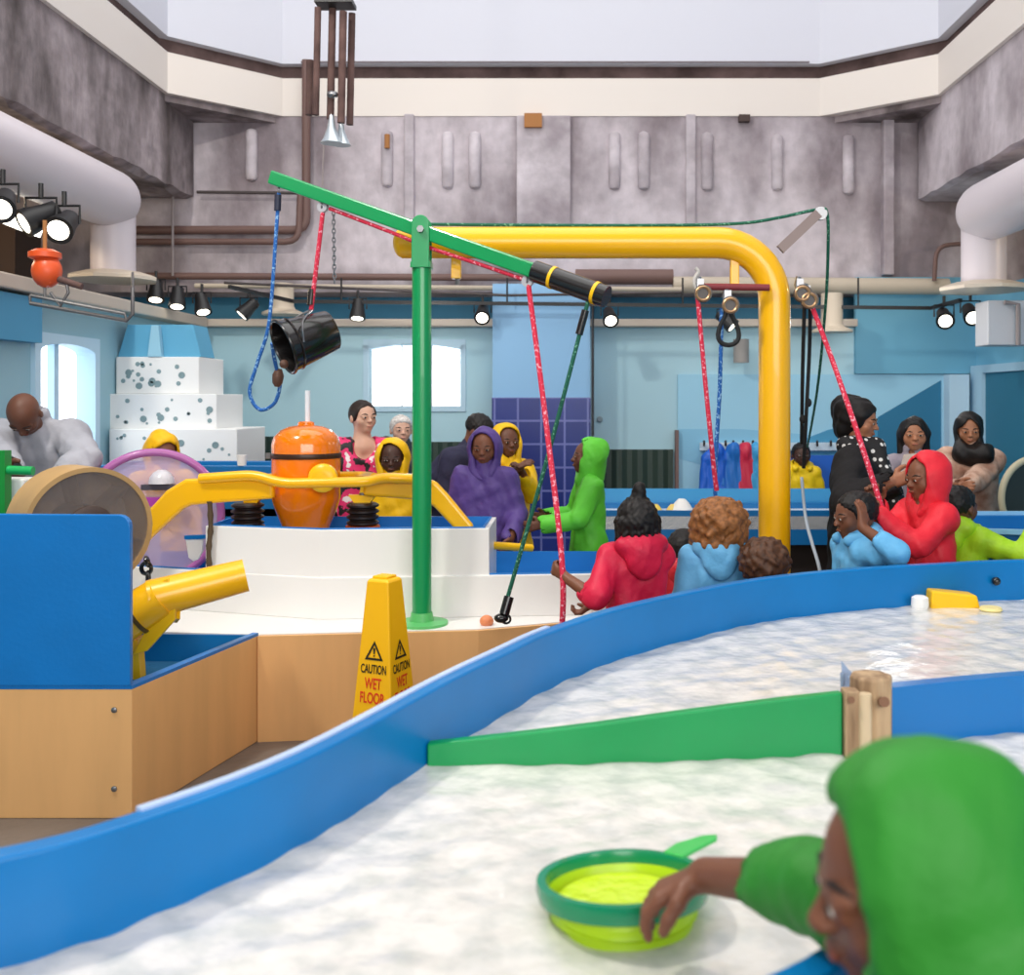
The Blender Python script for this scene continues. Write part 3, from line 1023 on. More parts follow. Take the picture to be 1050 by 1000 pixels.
obj('timber_plug', MB().span((P(538, 130, BY).x, BY - 0.1, P(538, 133, BY).z), (P(556, 130, BY).x, BY, P(538, 119, BY).z)), mat('plug_timber', (170, 116, 66), rough=0.8), gird, smooth=False)
obj('timber_plug', MB().tube([P(397, 138, 9.42), P(397, 152, 9.42)], 0.025), MATS['plug_timber'], gird)
obj('timber_plug', MB().span((P(757, 130, BY).x, BY - 0.06, P(757, 126, BY).z), (P(768, 130, BY).x, BY, P(757, 119, BY).z)), mat('plug_dark', (74, 58, 54), rough=0.8), gird, smooth=False)
# darker chamfered corners of the shaft
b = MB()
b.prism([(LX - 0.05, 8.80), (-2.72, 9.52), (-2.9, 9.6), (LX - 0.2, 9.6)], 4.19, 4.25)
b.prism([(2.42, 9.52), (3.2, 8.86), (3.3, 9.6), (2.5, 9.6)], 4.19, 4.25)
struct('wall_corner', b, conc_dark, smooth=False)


def rough_beam(x0, x1, y0, y1, z0, z1, seed, n=60, amp=0.03):
    """long concrete beam with a broken lower edge"""
    rnd = random.Random(seed)
    m = MB()
    vs, fs = [], []
    for i in range(n + 1):
        y = y0 + (y1 - y0) * i / n
        e = [(x0, z1), (x1, z1), (x1, z0 + rnd.uniform(0, amp)), (x1 + (x0 - x1) * 0.12, z0 - rnd.uniform(0, amp)), (x0, z0 + rnd.uniform(-amp, amp))]
        vs += [(x, y, z) for x, z in e]
    for i in range(n):
        for k in range(5):
            a = i * 5 + k
            c = i * 5 + (k + 1) % 5
            fs.append((a, c, c + 5, a + 5))
    fs += [(0, 1, 2, 3, 4), tuple(n * 5 + k for k in (4, 3, 2, 1, 0))]
    return m.add(vs, fs)


struct('ceiling_beam', rough_beam(LX - 0.6, LX - 0.04, -0.5, 9.48, 3.48, 4.26, 1), conc_dark, smooth=False)
struct('ceiling_beam', rough_beam(3.75, 3.20, -0.5, 9.45, 3.46, 4.26, 2, amp=0.02), conc, smooth=False)
b = MB()
b.span((-6.4, -0.5, 3.55), (LX - 0.55, 9.5, 3.62)).span((3.7, -0.5, 3.55), (6.4, 9.5, 3.62))
struct('ceiling_niche', b, brownn, smooth=False)
struct('wall_niche', MB().span((-6.4, -0.5, 0), (-6.3, 9.5, 3.55)).span((6.3, -0.5, 0), (6.4, 9.5, 3.55)), brownn, smooth=False)
struct('ceiling_trim', MB().wall(OCT, 4.25, 4.60, -0.10), cream, smooth=False)
struct('ceiling_gap', MB().wall(offset_path(OCT, -0.09), 4.55, 4.76, -0.1), mat('gap_brown', (108, 88, 86), rough=0.9, rgb2=(66, 50, 48), vscale=3), smooth=False)
struct('ceiling_lantern', MB().wall(offset_path(OCT, 0.0), 4.735, 6.9, -0.12), whitewall, smooth=False)
# rust streaks on the right corner of the white lantern wall
struct('ceiling_seam', MB().wall([(-2.5, 9.475), (2.2, 9.475)], 4.735, 4.75, 0.012), mat('seam_grey', (120, 112, 116), rough=0.8), smooth=False)

# ---- pipes along the girder
pb = mat('pipe_brown', (112, 86, 80), rough=0.6)
pg = mat('pipe_beige', (190, 178, 160), rough=0.6)
pdk = mat('pipe_dark', (70, 62, 62), rough=0.6)


def pipe(pts, r, m, label):
    return tag(obj('pipe', MB().tube(round_path(pts, 0.12, 4), r, 12), m), label, 'pipe', 'pipes along the girder')


pipe([P(690, 292, 9.3), P(972, 294, 9.3)], 0.075, pg, 'thick beige pipe under the concrete girder right of the yellow arch')
pipe([P(590, 284, 9.32), P(690, 284, 9.32)], 0.07, pb, 'thick brown pipe under the girder above the tiled pillar')
pipe([P(150, 283, 9.35), P(585, 285, 9.35)], 0.032, pb, 'long thin brown pipe under the girder left of the tiled pillar')
pipe([P(200, 293, 9.2), P(700, 297, 9.2)], 0.022, pg, 'long slim beige pipe just above the blue strip')
pipe([P(314, 62, 9.42), P(314, 236, 9.42), P(118, 236, 9.42)], 0.04, pb, 'brown pipe dropping from the trim ring and turning left on the girder')
pipe([P(308, 196, 9.38), P(306, 248, 9.38), P(130, 248, 9.38)], 0.03, pb, 'lower brown pipe bend on the girder left of the hanging bucket')
pipe([P(202, 197, 9.4), P(306, 198, 9.4)], 0.015, pdk, 'thinnest dark pipe on the girder above the two brown bends')
pipe([P(177, 185, 9.3), P(177, 283, 9.3)], 0.012, mat('pipe_grey', (150, 140, 140), rough=0.6), 'thin grey hanger rod at the left end of the girder')
pipe([P(958, 288, 9.2), P(960, 252, 9.2), P(988, 250, 9.2)], 0.02, pb, 'small brown pipe elbow beside the right duct flange')

vb = mat('vent_beige', (206, 192, 172), rough=0.55)
for (x, y0, y1, Y, lab) in [(853, 301, 341, 8.9, 'beige stub vent with flared foot hanging under the thick beige pipe'), (290, 291, 323, 9.0, 'beige stub vent behind the black bucket'), (760, 348, 372, 9.3, 'small grey stub vent behind the yellow arch post')]:
    r = (11 if x != 760 else 8) / F * Y
    a = P(x, y1, Y)
    L = (y1 - y0) / F * Y
    tag(obj('stub_vent', MB().lathe([(r * 1.9, 0), (r * 1.9, 0.02), (r * 1.15, 0.05), (r, 0.08), (r, L)] if x != 760 else [(r, 0), (r, L)], a, n=24), vb if x != 760 else mat('vent_grey', (150, 146, 142), rough=0.5)), lab, 'vent', 'stub vents')

# ---- big round air ducts with square-ish elbows and flanges
dw = mat('duct_white', (214, 206, 212), rough=0.4)
dwf = mat('duct_flange', (206, 194, 178), rough=0.5)


def duct(label, X, Y, zc, r, zr, y_start, flange_c):
    t = thing('air_duct', label, 'duct', (X, Y, zr))
    ys_ = [y_start, Y - 0.5] + [Y - 0.08 + r * 1.05 * math.sin(a_) for a_ in [PI / 2 * k / 9 for k in range(10)]]
    rs_ = [r, r] + [max(0.01, r * math.cos(PI / 2 * k / 9) ** 0.8) for k in range(10)]
    m = MB().tube([(X, yy, zc) for yy in ys_], rs_, 36)
    obj('main_run', m, dw, t)
    obj('drop', MB().cyl((X, Y, zc), (X, Y, zr), r * 0.73, n=28), dw, t)
    obj('flange', MB().lathe([(r * 1.5, 0), (r * 1.5, 0.025), (r * 1.35, 0.04), (r * 0.9, 0.07)], (X, Y, zr - 0.03), n=8), dwf, t, smooth=False)
    return t


duct('white round air duct along the left beam turning down to a flange', -3.58, 8.0, 3.18, 0.225, 2.58, 2.0, None)
duct('white round air duct under the right beam turning down to a flange', 3.22, 8.0, 3.08, 0.23, 2.50, 2.0, None)
t = thing('junction_box', 'pale square wall box hanging below the right duct flange', 'box', P(1035, 355, 7.8))
a, c = P(1013, 354, 7.8), P(1062, 308, 7.8)
obj('housing', MB().span((a.x, 7.8, a.z), (c.x, 8.05, c.z)), mat('box_pale', (206, 208, 214), rough=0.5), t, smooth=False, bevel=0.008)
obj('bracket', MB().tube([P(1044, 354, 7.75), P(1044, 312, 7.75), P(1030, 310, 7.75)], 0.018), MATS['pipe_grey'], t)

# ---- track and spotlights
blk = mat('black_metal', (26, 26, 28), rough=0.45)
tr = thing('light_track', 'long black lighting track in front of the back wall ledge', 'track', P(560, 308, 8.85))
obj('rail', MB().bar(P(300, 309, 8.85), P(955, 316, 8.85), 0.03, 0.03).bar(P(300, 309, 8.85), P(235, 294, 8.2), 0.03, 0.03).bar(P(955, 316, 8.85), P(985, 308, 8.3), 0.03, 0.03), blk, tr, smooth=False)
obj('upper_conduit', MB().tube([P(230, 290, 8.9), P(520, 303, 8.9), P(700, 300, 8.9)], 0.012), pdk, tr)
m = MB()
for x in (350, 520, 700, 880):
    m.cyl(P(x, 310 + (x - 300) * 0.011, 8.85), P(x, 285, 8.85), 0.008)
obj('hanger', m, blk, tr)
lamp_on = mat('lamp_lens', (255, 250, 238), emit=(255, 246, 226), estr=6.0)


def spot(label, px, py, Y, aim, k=1.0):
    p = P(px, py, Y)
    t = thing('spotlight', label, 'spotlight', p, 'track spotlights')
    d = Vector(aim).normalized()
    obj('housing', MB().lathe([(0.030 * k, -0.09 * k), (0.048 * k, -0.08 * k), (0.052 * k, -0.02 * k), (0.066 * k, 0.05 * k), (0.070 * k, 0.09 * k), (0.062 * k, 0.088 * k)], p, d, 20), blk, t)
    obj('lens', MB().lathe([(0.062 * k, 0.080 * k), (0.05 * k, 0.088 * k), (0.01 * k, 0.092 * k)], p, d, 20), lamp_on, t)
    obj('yoke', MB().tube([p + Vector((-0.075 * k, 0, 0)), p + Vector((-0.075 * k, 0, 0.09 * k)), p + Vector((0.075 * k, 0, 0.09 * k)), p + Vector((0.075 * k, 0, 0))], 0.007 * k, 6).cyl(p + Vector((0, 0, 0.09 * k)), p + Vector((0, 0, 0.16 * k)), 0.012 * k, n=8), blk, t)
    return t


spot('black spotlight with lens down, leftmost of three above the spotted blocks', 160, 298, 8.4, (0.1, -0.4, -1))
spot('black spotlight with lens down, middle of three above the spotted blocks', 182, 305, 8.4, (0.1, -0.4, -1))
spot('black spotlight with lens down, rightmost of three above the spotted blocks', 207, 311, 8.5, (0.3, -0.4, -1))
spot('black spotlight tilted left, next to the beige stub vent', 255, 316, 8.85, (-0.7, -0.3, -0.8))
spot('black spotlight hanging right of the black bucket', 367, 317, 8.85, (0.0, -0.3, -1))
spot('lit spotlight between the green mast and the tiled pillar', 495, 321, 8.85, (0.0, -0.9, -0.6))
spot('lit spotlight just right of the tiled pillar', 625, 324, 8.85, (0.1, -0.9, -0.6))
spot('spotlight seen through the black rope loop', 744, 328, 8.85, (0.7, -0.3, -0.7))
spot('lit spotlight below the right duct flange, left one of the pair', 968, 325, 8.6, (-0.2, -0.9, -0.45), 1.1)
spot('lit spotlight below the right duct flange, right one of the pair', 995, 321, 8.5, (-0.1, -0.9, -0.5), 1.1)
spot('bright spotlight under the left duct, left of the pair', 42, 222, 6.45, (-0.5, -0.5, -0.4), 1.3)
spot('bright spotlight under the left duct, right of the pair', 66, 230, 6.5, (0.1, -0.9, -0.5), 1.3)
spot('bright spotlight at the left edge beside the fluorescent lamp', 3, 208, 5.9, (0.3, -0.8, -0.5), 1.2)
t = thing('fluorescent_lamp', 'glowing white fluorescent lamp under the left duct', 'lamp', P(20, 228, 7.4))
obj('tube', MB().bar(P(-30, 208, 7.4), P(40, 236, 7.4), 0.10, 0.10), mat('fluoro', (255, 255, 250), emit=(255, 250, 236), estr=5.0), t, smooth=False)
obj('housing', MB().bar(P(-34, 198, 7.44), P(44, 229, 7.44), 0.14, 0.05), blk, t, smooth=False)
tag(obj('wall_cabinet', MB().span(tuple(P(-60, 282, 8.2)), tuple(P(42, 236, 8.6))), mat('dark_brown', (64, 48, 40), rough=0.8), smooth=False), 'dark brown box on the ledge below the fluorescent lamp', 'box')

# orange float and wire cradle hanging on the left
org = mat('orange_paint', (226, 88, 40), rough=0.4)
t = thing('orange_float', 'orange buoy-like float hanging below the left duct', 'float', P(48, 285, 6.0))
obj('ball', MB().sphere(P(48, 278, 6.0), (0.085, 0.08, 0.10)), org, t)
obj('collar', MB().lathe([(0.05, 0), (0.09, 0.02), (0.09, 0.05), (0.05, 0.07)], P(46, 268, 6.0)), org, t)
obj('hanger_rod', MB().tube([P(46, 266, 6.0), P(46, 226, 6.0)], 0.012), MATS['plug_timber'], t)
obj('tail', MB().tube([P(60, 286, 6.0), P(84, 294, 6.0)], 0.02), MATS['rusty_steel'], t)
t = thing('wire_cradle', 'grey wire cradle frame hanging on the left above the doorway', 'frame', P(80, 325, 6.0))
gw = mat('grey_wire', (110, 108, 108), rough=0.4, metal=0.6)
obj('frame', MB().tube([P(31, 303, 6.0), P(31, 311, 6.0), P(130, 329, 6.0), P(136, 322, 6.0), P(136, 295, 6.0)], 0.012, 8).tube([P(31, 303, 6.0), P(128, 322, 6.0), P(130, 329, 6.0)], 0.010, 8), gw, t)
obj('strut', MB().tube([P(52, 300, 6.0), P(62, 314, 6.0), P(70, 300, 6.0), P(68, 290, 6.0)], 0.010, 8), gw, t)
obj('hanger', MB().tube([P(46, 305, 6.0), P(46, 290, 6.0)], 0.008, 8).tube([P(136, 296, 6.0), P(136, 280, 6.2)], 0.008, 8), gw, t)

# hanging steel tubes with bells
t = thing('hanging_chime', 'cluster of brown hanging tubes with two pale metal bells near the skylight', 'chime', P(342, 145, 7.0))
for (x, y0, y1, w, Y) in [(318, 62, 118, 0.026, 7.1), (326, 8, 118, 0.023, 6.9), (341, 8, 122, 0.026, 7.0), (352, 12, 126, 0.026, 6.9), (361, 14, 128, 0.024, 7.0)]:
    obj('tube', MB().cyl(P(x - (y1 - y0) * 0.02, y1, Y), P(x, y0, Y), w, n=12), rust, t)
obj('top_plate', MB().bar(P(325, 4, 6.95), P(363, 4, 6.95), 0.16, 0.03), blk, t, smooth=False)
obj('rod', MB().cyl(P(345, 4, 6.95), (P(345, 4, 6.95).x, 6.95, 6.85), 0.012, n=10), blk, t)
pm = mat('pale_metal', (196, 206, 212), rough=0.3, metal=0.7)
obj('bell', MB().lathe([(0.075, 0), (0.055, 0.03), (0.03, 0.10), (0.014, 0.19)], P(340, 147, 6.9), n=20), pm, t)
obj('bell', MB().lathe([(0.065, 0), (0.05, 0.03), (0.026, 0.09), (0.012, 0.17)], P(350, 149, 7.0), n=20), pm, t)
obj('clamp', MB().sphere(P(341, 97, 6.9), (0.04, 0.03, 0.025)), MATS['steel'], t)
obj('chain', MB().tube([P(332, 148, 7.0), P(330, 205, 7.0)], 0.006, 6), MATS['pipe_grey'], t)
tag(obj('ceiling_speaker', MB().sphere(P(988, 2, 8.6), (0.09, 0.09, 0.06)), blk), 'small black fitting at the top right of the lantern wall', 'fitting')
# ---------------------------------------------------------------- materials of the exhibits
blue_t = mat('plastic_blue', (4, 120, 190), rough=0.30, spec=0.4, var=0.12, vscale=3)
blue_s = mat('panel_blue', (2, 118, 196), rough=0.35, var=0.08, vscale=4, bump=0.05, bscale=60)
blue_b = mat('tub_blue', (8, 108, 172), rough=0.35)
tan = mat('tan_laminate', (232, 178, 116), rough=0.5, var=0.10, vscale=2.0, stretch=(4, 4, 0.6))
ylw = mat('yellow_paint', (255, 190, 6), rough=0.3, coat=0.3)
ylw2 = mat('yellow_plastic', (252, 196, 10), rough=0.35)
grn = mat('green_paint', (10, 150, 84), rough=0.3, coat=0.3)
grn2 = mat('green_plastic', (0, 150, 78), rough=0.35, var=0.08, vscale=5)
wht = mat('stage_white', (242, 240, 236), rough=0.35)
blkp = mat('black_plastic', (24, 22, 22), rough=0.22, coat=0.3)
stl = MATS['steel']
wood = mat('post_wood', (190, 160, 124), rough=0.75, rgb2=(132, 104, 76), vscale=5, stretch=(6, 6, 0.7), bump=0.2, bscale=30)

# ---------------------------------------------------------------- the water table in front
ZR, ZW = 0.935, 0.77
rim = smooth_path([(-1.45, 1.15), (-1.15, 1.45), (-.876, 1.57), (-.725, 1.71), (-.543, 1.99), (-.347, 2.49), (-.215, 2.79), (-.076, 3.08), (.176, 3.44), (.648, 3.90), (1.085, 4.155), (1.53, 4.31), (1.95, 4.41), (2.6, 4.45), (3.0, 4.1), (3.1, 3.0), (3.0, 1.7), (2.6, 1.37), (1.2, 1.33), (.5, 1.31), (.28, 1.20), (.18, 1.12), (0, 1.02), (-.4, .93), (-1.1, .90), (-1.45, 1.15)], 5)[:-1]
rim = [(p.x, p.y) for p in [Vector((q[0], q[1])) for q in rim]]
wt = thing('water_table', 'large blue walled water play table filling the foreground', 'water table', (0.8, 2.6, 0))
obj('rim_wall', MB().wall(rim, 0.40, ZR, 0.045, closed=True), blue_t, wt, bevel=0.006, ang=50)
obj('tray', MB().prism(offset_path(rim, 0.02, True), 0.42, 0.46), wht, wt, smooth=False)
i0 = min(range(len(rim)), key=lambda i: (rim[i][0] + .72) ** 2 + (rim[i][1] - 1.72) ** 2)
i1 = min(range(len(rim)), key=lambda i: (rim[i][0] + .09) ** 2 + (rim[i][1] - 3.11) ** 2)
obj('edge_highlight', MB().wall(offset_path(rim, 0.014, True)[i0:i1 + 1], 0.86, ZR + 0.005, -0.018), mat('highlight_pale', (186, 206, 236), rough=0.3), wt, label='pale strip painted as the highlight along the lit outer edge of the rim')  # highlight of the lit top edge, painted as a pale strip
dv = smooth_path([(.74, 2.50, 0), (.775, 2.505, 0), (1.16, 2.62, 0), (1.7, 2.72, 0), (2.4, 2.70, 0), (3.05, 2.6, 0)], 5)
obj('divider_wall', MB().wall([(p.x, p.y) for p in dv], 0.44, 0.915, -0.04), mat('divider_blue', (2, 112, 184), rough=0.3, coat=0.2), wt, bevel=0.006, ang=50)
for (x, y) in ((-1.0, 1.2), (-.3, 2.4 - .1), (.7, 3.6), (2.6, 4.0), (2.7, 1.7), (.9, 1.6)):
    obj('leg', MB().cyl((x, y, 0), (x, y, 0.44), 0.04), stl, wt)

# water: rippled, aerated, nearly white
wpoly = [Vector(p) for p in offset_path(rim, 0.03, True)]


def inside(x, y, poly):
    c = False
    j = len(poly) - 1
    for i in range(len(poly)):
        a, b = poly[i], poly[j]
        if (a.y > y) != (b.y > y) and x < (b.x - a.x) * (y - a.y) / (b.y - a.y) + a.x:
            c = not c
        j = i
    return c


def ripple(x, y):
    r = 0.0022 * math.sin(11 * x + 3 * math.sin(4 * y) + 2) * math.sin(13 * y + 2.5 * math.sin(5 * x))
    r += 0.0016 * math.sin(31 * x + 17 * y + 2 * math.sin(9 * x)) + 0.0010 * math.sin(47 * y - 23 * x)
    for k, (cx, cy) in enumerate(((.08, 1.6), (.6, 2.46), (-.5, 1.8), (1.2, 2.7), (-.3, 1.3))):
        d = math.hypot(x - cx, y - cy)
        r += 0.003 * math.sin(60 * d) * math.exp(-d * 3.2)
    return r


gs = 0.016
x0, x1, y0, y1 = -1.55, 3.15, .9, 4.55
nx, ny = int((x1 - x0) / gs), int((y1 - y0) / gs)
wm = MB()
ids = {}


def wv(i, j):
    if (i, j) not in ids:
        x, y = x0 + i * gs, y0 + j * gs
        ids[(i, j)] = len(wm.v)
        wm.v.append(Vector((x, y, ZW + ripple(x, y))))
    return ids[(i, j)]


for i in range(nx):
    for j in range(ny):
        if inside(x0 + (i + .5) * gs, y0 + (j + .5) * gs, wpoly):
            wm.f.append((wv(i, j), wv(i + 1, j), wv(i + 1, j + 1), wv(i, j + 1)))
wmat = mat('aerated_water', (228, 224, 218), rough=0.12, spec=0.6, rgb2=(204, 204, 199), vscale=13, detail=8, bump=0.35, bscale=16, lohi=(0.36, 0.56))
tag(obj('water', wm, wmat, ang=180), 'pale frothy rippling water filling the blue water table', 'water', kind='stuff')

# green gate, wooden post
top = [P(438, 763.5, 2.38), P(500, 757, 2.38), P(600, 745, 2.39), P(700, 731, 2.41), P(800, 718, 2.435), P(864, 711, 2.45)]
gp = MB()
vs = []
for p in top:
    vs += [(p.x, p.y, 0.60), (p.x, p.y + 0.03, 0.60), (p.x, p.y + 0.03, p.z), (p.x, p.y, p.z)]
fs = [(0, 3, 2, 1), tuple(4 * (len(top) - 1) + k for k in range(4))]
for i in range(len(top) - 1):
    for k in range(4):
        fs.append((4 * i + k, 4 * i + (k + 1) % 4, 4 * i + 4 + (k + 1) % 4, 4 * i + 4 + k))
gp.add(vs, fs)
tag(obj('sluice_gate', gp, grn2, bevel=0.004), 'long tapering green gate plank standing in the water, hinged at the wooden post', 'gate')
t = thing('hinge_post', 'weathered wooden post joining the green gate and the blue divider', 'post', P(890, 772, 2.47))
pc = P(893, 772, 2.50)
obj('post', MB().lathe([(0.052, 0.44), (0.052, 0.945), (0.046, 0.95)], (pc.x, pc.y, 0), n=8), wood, t, smooth=False, bevel=0.003)
a, b2 = P(866, 772, 2.44), P(880, 709, 2.44)
obj('side_plank', MB().span((a.x, 2.435, 0.5), (b2.x + 0.004, 2.48, b2.z)), wood, t, smooth=False, bevel=0.003)
obj('front_batten', MB().cyl((P(888, 772, 2.43).x, 2.44, 0.5), (P(888, 705, 2.43).x, 2.44, 0.92), 0.016, n=10), mat('batten_wood', (206, 184, 150), rough=0.7), t)
obj('peg', MB().cyl(P(905, 720, 2.45), P(907, 720, 2.40), 0.012), mat('peg_dark', (120, 84, 60), rough=0.7), t)
obj('peg', MB().cyl(P(873, 718, 2.44), P(873, 718, 2.425), 0.008), MATS['peg_dark'], t)
obj('foam_collar', MB().torus((pc.x, pc.y - 0.005, ZW + 0.004), (0, 0, 1), 0.056, 0.006, 20, 6), mat('foam', (246, 240, 220), rough=0.5), t)
fl = thing('clear_flap', 'small clear plastic flap standing behind the wooden post', 'flap', P(870, 705, 2.56))
obj('sheet', MB().plate([P(864, 708, 2.56), P(878, 708, 2.60), P(877, 694, 2.60), P(863, 678, 2.56)], (0, 0.004, 0)), mat('clear_plastic', (196, 216, 244), rough=0.15, trans=0.6), fl, smooth=False)
obj('stake', MB().cyl((P(864, 708, 2.56).x, 2.56, 0.5), (P(864, 690, 2.56).x, 2.56, P(864, 690, 2.56).z), 0.006, n=8), MATS['clear_plastic'], fl)

# floating toys at the far rim
m = MB()
p = P(981, 610, 4.18)
m.plate([(p.x - .105, p.y, ZW - .01), (p.x + .10, p.y, ZW - .01), (p.x + .085, p.y, ZW + .05), (p.x - .10, p.y, ZW + .07)], (0, .09, 0))
tag(obj('float_block', m, ylw2, smooth=False, bevel=0.008), 'yellow foam block floating at the far blue rim', 'toy block')
m = MB().lathe([(.03, 0), (.035, .02), (.033, .05), (.02, .058)], (P(945, 612, 4.15).x, 4.17, ZW - .005))
tag(obj('float_cup', m, wht), 'small white float beside the yellow block at the far rim', 'toy block')
tag(obj('float_disc', MB().lathe([(.03, 0), (.045, .012), (.04, .022)], (P(1018, 612, 4.1).x, 4.12, ZW - .006)), mat('cream_foam', (240, 222, 150), rough=0.5)), 'small pale yellow disc floating right of the yellow block', 'toy block')
tag(obj('rim_knob', MB().cyl((1.79, 4.32, 0.855), (1.79, 4.375, 0.86), 0.012).sphere((1.79, 4.315, 0.855), 0.018), blkp), 'small dark knob on the inner face of the far rim', 'knob')

# ---------------------------------------------------------------- collapsible bowl in the boy's hand
bc = Vector((0.088, 1.68, 0.724))
tl = Matrix.Rotation(R(-7), 3, 'X') @ Matrix.Rotation(R(-2), 3, 'Y') @ Matrix.Scale(1.03, 3)
bw = thing('collapsible_bowl', 'lime green collapsible bowl with dark green rim held in the water', 'bowl', bc)
limeg = mat('lime_silicone', (190, 226, 6), rough=0.35, spec=0.5)
dkg = mat('rim_green', (4, 138, 88), rough=0.25, coat=0.3)
prof = [(0.004, 0.0), (0.088, 0.0), (0.096, 0.008)]
z = 0.008
for k in range(5):
    prof += [(0.098 + k * .006, z + .008), (0.106 + k * .006, z + .010), (0.104 + k * .006, z + .017)]
    z += 0.0165
prof += [(0.127, z + .004), (0.124, z + .004), (0.094, 0.014), (0.004, 0.010)]
m = MB().lathe(prof, (0, 0, 0), n=56, caps=False)
m.v = [bc + tl @ v for v in m.v]
obj('body', m, limeg, bw, ang=25)
m = MB().lathe([(0.122, z - .012), (0.136, z - .012), (0.140, z + .004), (0.138, z + .016), (0.124, z + .016), (0.121, z + .004), (0.122, z - .012)], n=56, caps=False)
m.v = [bc + tl @ v for v in m.v]
obj('rim', m, dkg, bw, ang=30)
m = MB()
hp = [(0.075, 0.105, z + .012), (0.10, 0.135, z + .016), (0.15, 0.16, z + .02), (0.175, 0.155, z + .022), (0.172, 0.135, z + .022), (0.135, 0.105, z + .016), (0.105, 0.075, z + .012)]
m.plate(hp, (0, 0, .008))
m.v = [bc + tl @ v for v in m.v]
obj('handle', m, mat('handle_green', (70, 190, 90), rough=0.3), bw, smooth=False, bevel=0.003)
m = MB().lathe([(0.118, 0.066), (0.05, 0.067), (0.001, 0.066)], n=40, caps=False)
m.v = [bc + Vector((0, 0, 0)) + v for v in m.v]
obj('scooped_water', m, mat('lime_water', (206, 232, 40), rough=0.05, spec=0.8, bump=0.5, bscale=30), bw)

# ---------------------------------------------------------------- wet floor cone
cc = Vector((-0.752, 4.12, 0))
cone = thing('wet_floor_cone', 'yellow four sided wet floor caution cone behind the blue rim', 'cone', cc)
yaw = R(-23)
Mz = Matrix.Rotation(yaw, 3, 'Z')
hb, ht, H0 = 0.118, 0.051, 0.905


def cone_pt(face, u, z, out=0.0):
    """point on a cone face: face 0 = left visible, 1 = right visible"""
    w = hb + (ht - hb) * z / H0
    if face == 0:
        v = Vector((u, -w - out, z))
    else:
        v = Vector((w + out, u, z))
    return cc + Mz @ v


lv = []
for (w, z) in ((hb, 0.02), (ht, H0 - 0.012), (ht * 0.86, H0)):
    lv.append([cc + Mz @ Vector((sx * w, sy * w, z)) for sx, sy in ((-1, -1), (1, -1), (1, 1), (-1, 1))])
m = MB()
vs = sum(lv, [])
fs = [(3, 2, 1, 0), (8, 9, 10, 11)]
for k in range(2):
    for i in range(4):
        fs.append((4 * k + i, 4 * k + (i + 1) % 4, 4 * k + 4 + (i + 1) % 4, 4 * k + 4 + i))
m.add(vs, fs)
obj('body', m, mat('cone_yellow', (255, 190, 0), rough=0.4), cone, smooth=False, bevel=0.006)
m = MB()
for i in range(4):
    m.box(cc + Mz @ Vector(((-1) ** i * 0.115, (1 if i < 2 else -1) * 0.115, 0.012)), (0.09, 0.09, 0.024), yaw)
m.box(cc + Vector((0, 0, 0.02)), (0.26, 0.26, 0.012), yaw)
obj('foot', m, MATS['cone_yellow'], cone, smooth=False, bevel=0.004)
obj('top_cap', MB().box(cc + Vector((0, 0, H0 + 0.004)), (0.07, 0.07, 0.012), yaw), MATS['cone_yellow'], cone, smooth=False, bevel=0.004)


def text_part(s, wid, cap, zc, face, m, root):
    cu = bpy.data.curves.new('lettering', 'FONT')
    cu.body = s
    cu.align_x = 'CENTER'
    cu.size = 1.0
    cu.offset = 0.022
    tmp = bpy.data.objects.new('lettering_tmp', cu)
    COL.objects.link(tmp)
    dg = bpy.context.evaluated_depsgraph_get()
    me = bpy.data.meshes.new_from_object(tmp.evaluated_get(dg))
    bpy.data.objects.remove(tmp)
    xs = [v.co.x for v in me.vertices]
    ys = [v.co.y for v in me.vertices]
    xm, kx_, ky_ = (max(xs) + min(xs)) / 2, wid / (max(xs) - min(xs)), cap / (max(ys) - min(ys))
    for v in me.vertices:
        x, y, dz = (v.co.x - xm) * kx_, v.co.y * ky_, 0.0
        q = cone_pt(face, x, zc + y, 0.0022)
        v.co = q - OFF[root.name]
    me.materials.clear()
    me.materials.append(m)
    o = link_mesh('lettering', me, root)
    OFF[o.name] = OFF[root.name]
    o['label'] = 'printed ' + s
    return o


ink, red = mat('ink_black', (36, 30, 10), rough=0.5), mat('ink_red', (226, 62, 16), rough=0.5)
for f in (0, 1):
    for zt in (0.625, 0.365):
        m = MB()
        tri = [(-0.043, -0.036), (0.043, -0.036), (0, 0.040)]
        inn = [(-0.028, -0.027), (0.028, -0.027), (0, 0.023)]
        for k in range(3):
            a, b = tri[k], tri[(k + 1) % 3]
            c, d = inn[(k + 1) % 3], inn[k]
            m.add([cone_pt(f, p[0], zt + p[1], 0.002) for p in (a, b, c, d)], [(0, 1, 2, 3)])
        m.add([cone_pt(f, p[0], zt + p[1], 0.002) for p in ((-0.0035, -0.012), (0.0035, -0.012), (0.005, 0.012), (-0.005, 0.012))], [(0, 1, 2, 3)])
        m.add([cone_pt(f, p[0], zt + p[1], 0.002) for p in ((-0.0035, -0.022), (0.0035, -0.022), (0.0035, -0.016), (-0.0035, -0.016))], [(0, 1, 2, 3)])
        obj('warning_triangle', m, ink, cone, smooth=False)
    text_part('CAUTION', 0.118, 0.036, 0.538, f, ink, cone)
    text_part('WET', 0.078, 0.044, 0.478, f, red, cone)
    text_part('FLOOR', 0.115, 0.044, 0.422, f, red, cone)
    text_part('CAUTION', 0.14, 0.038, 0.27, f, ink, cone)

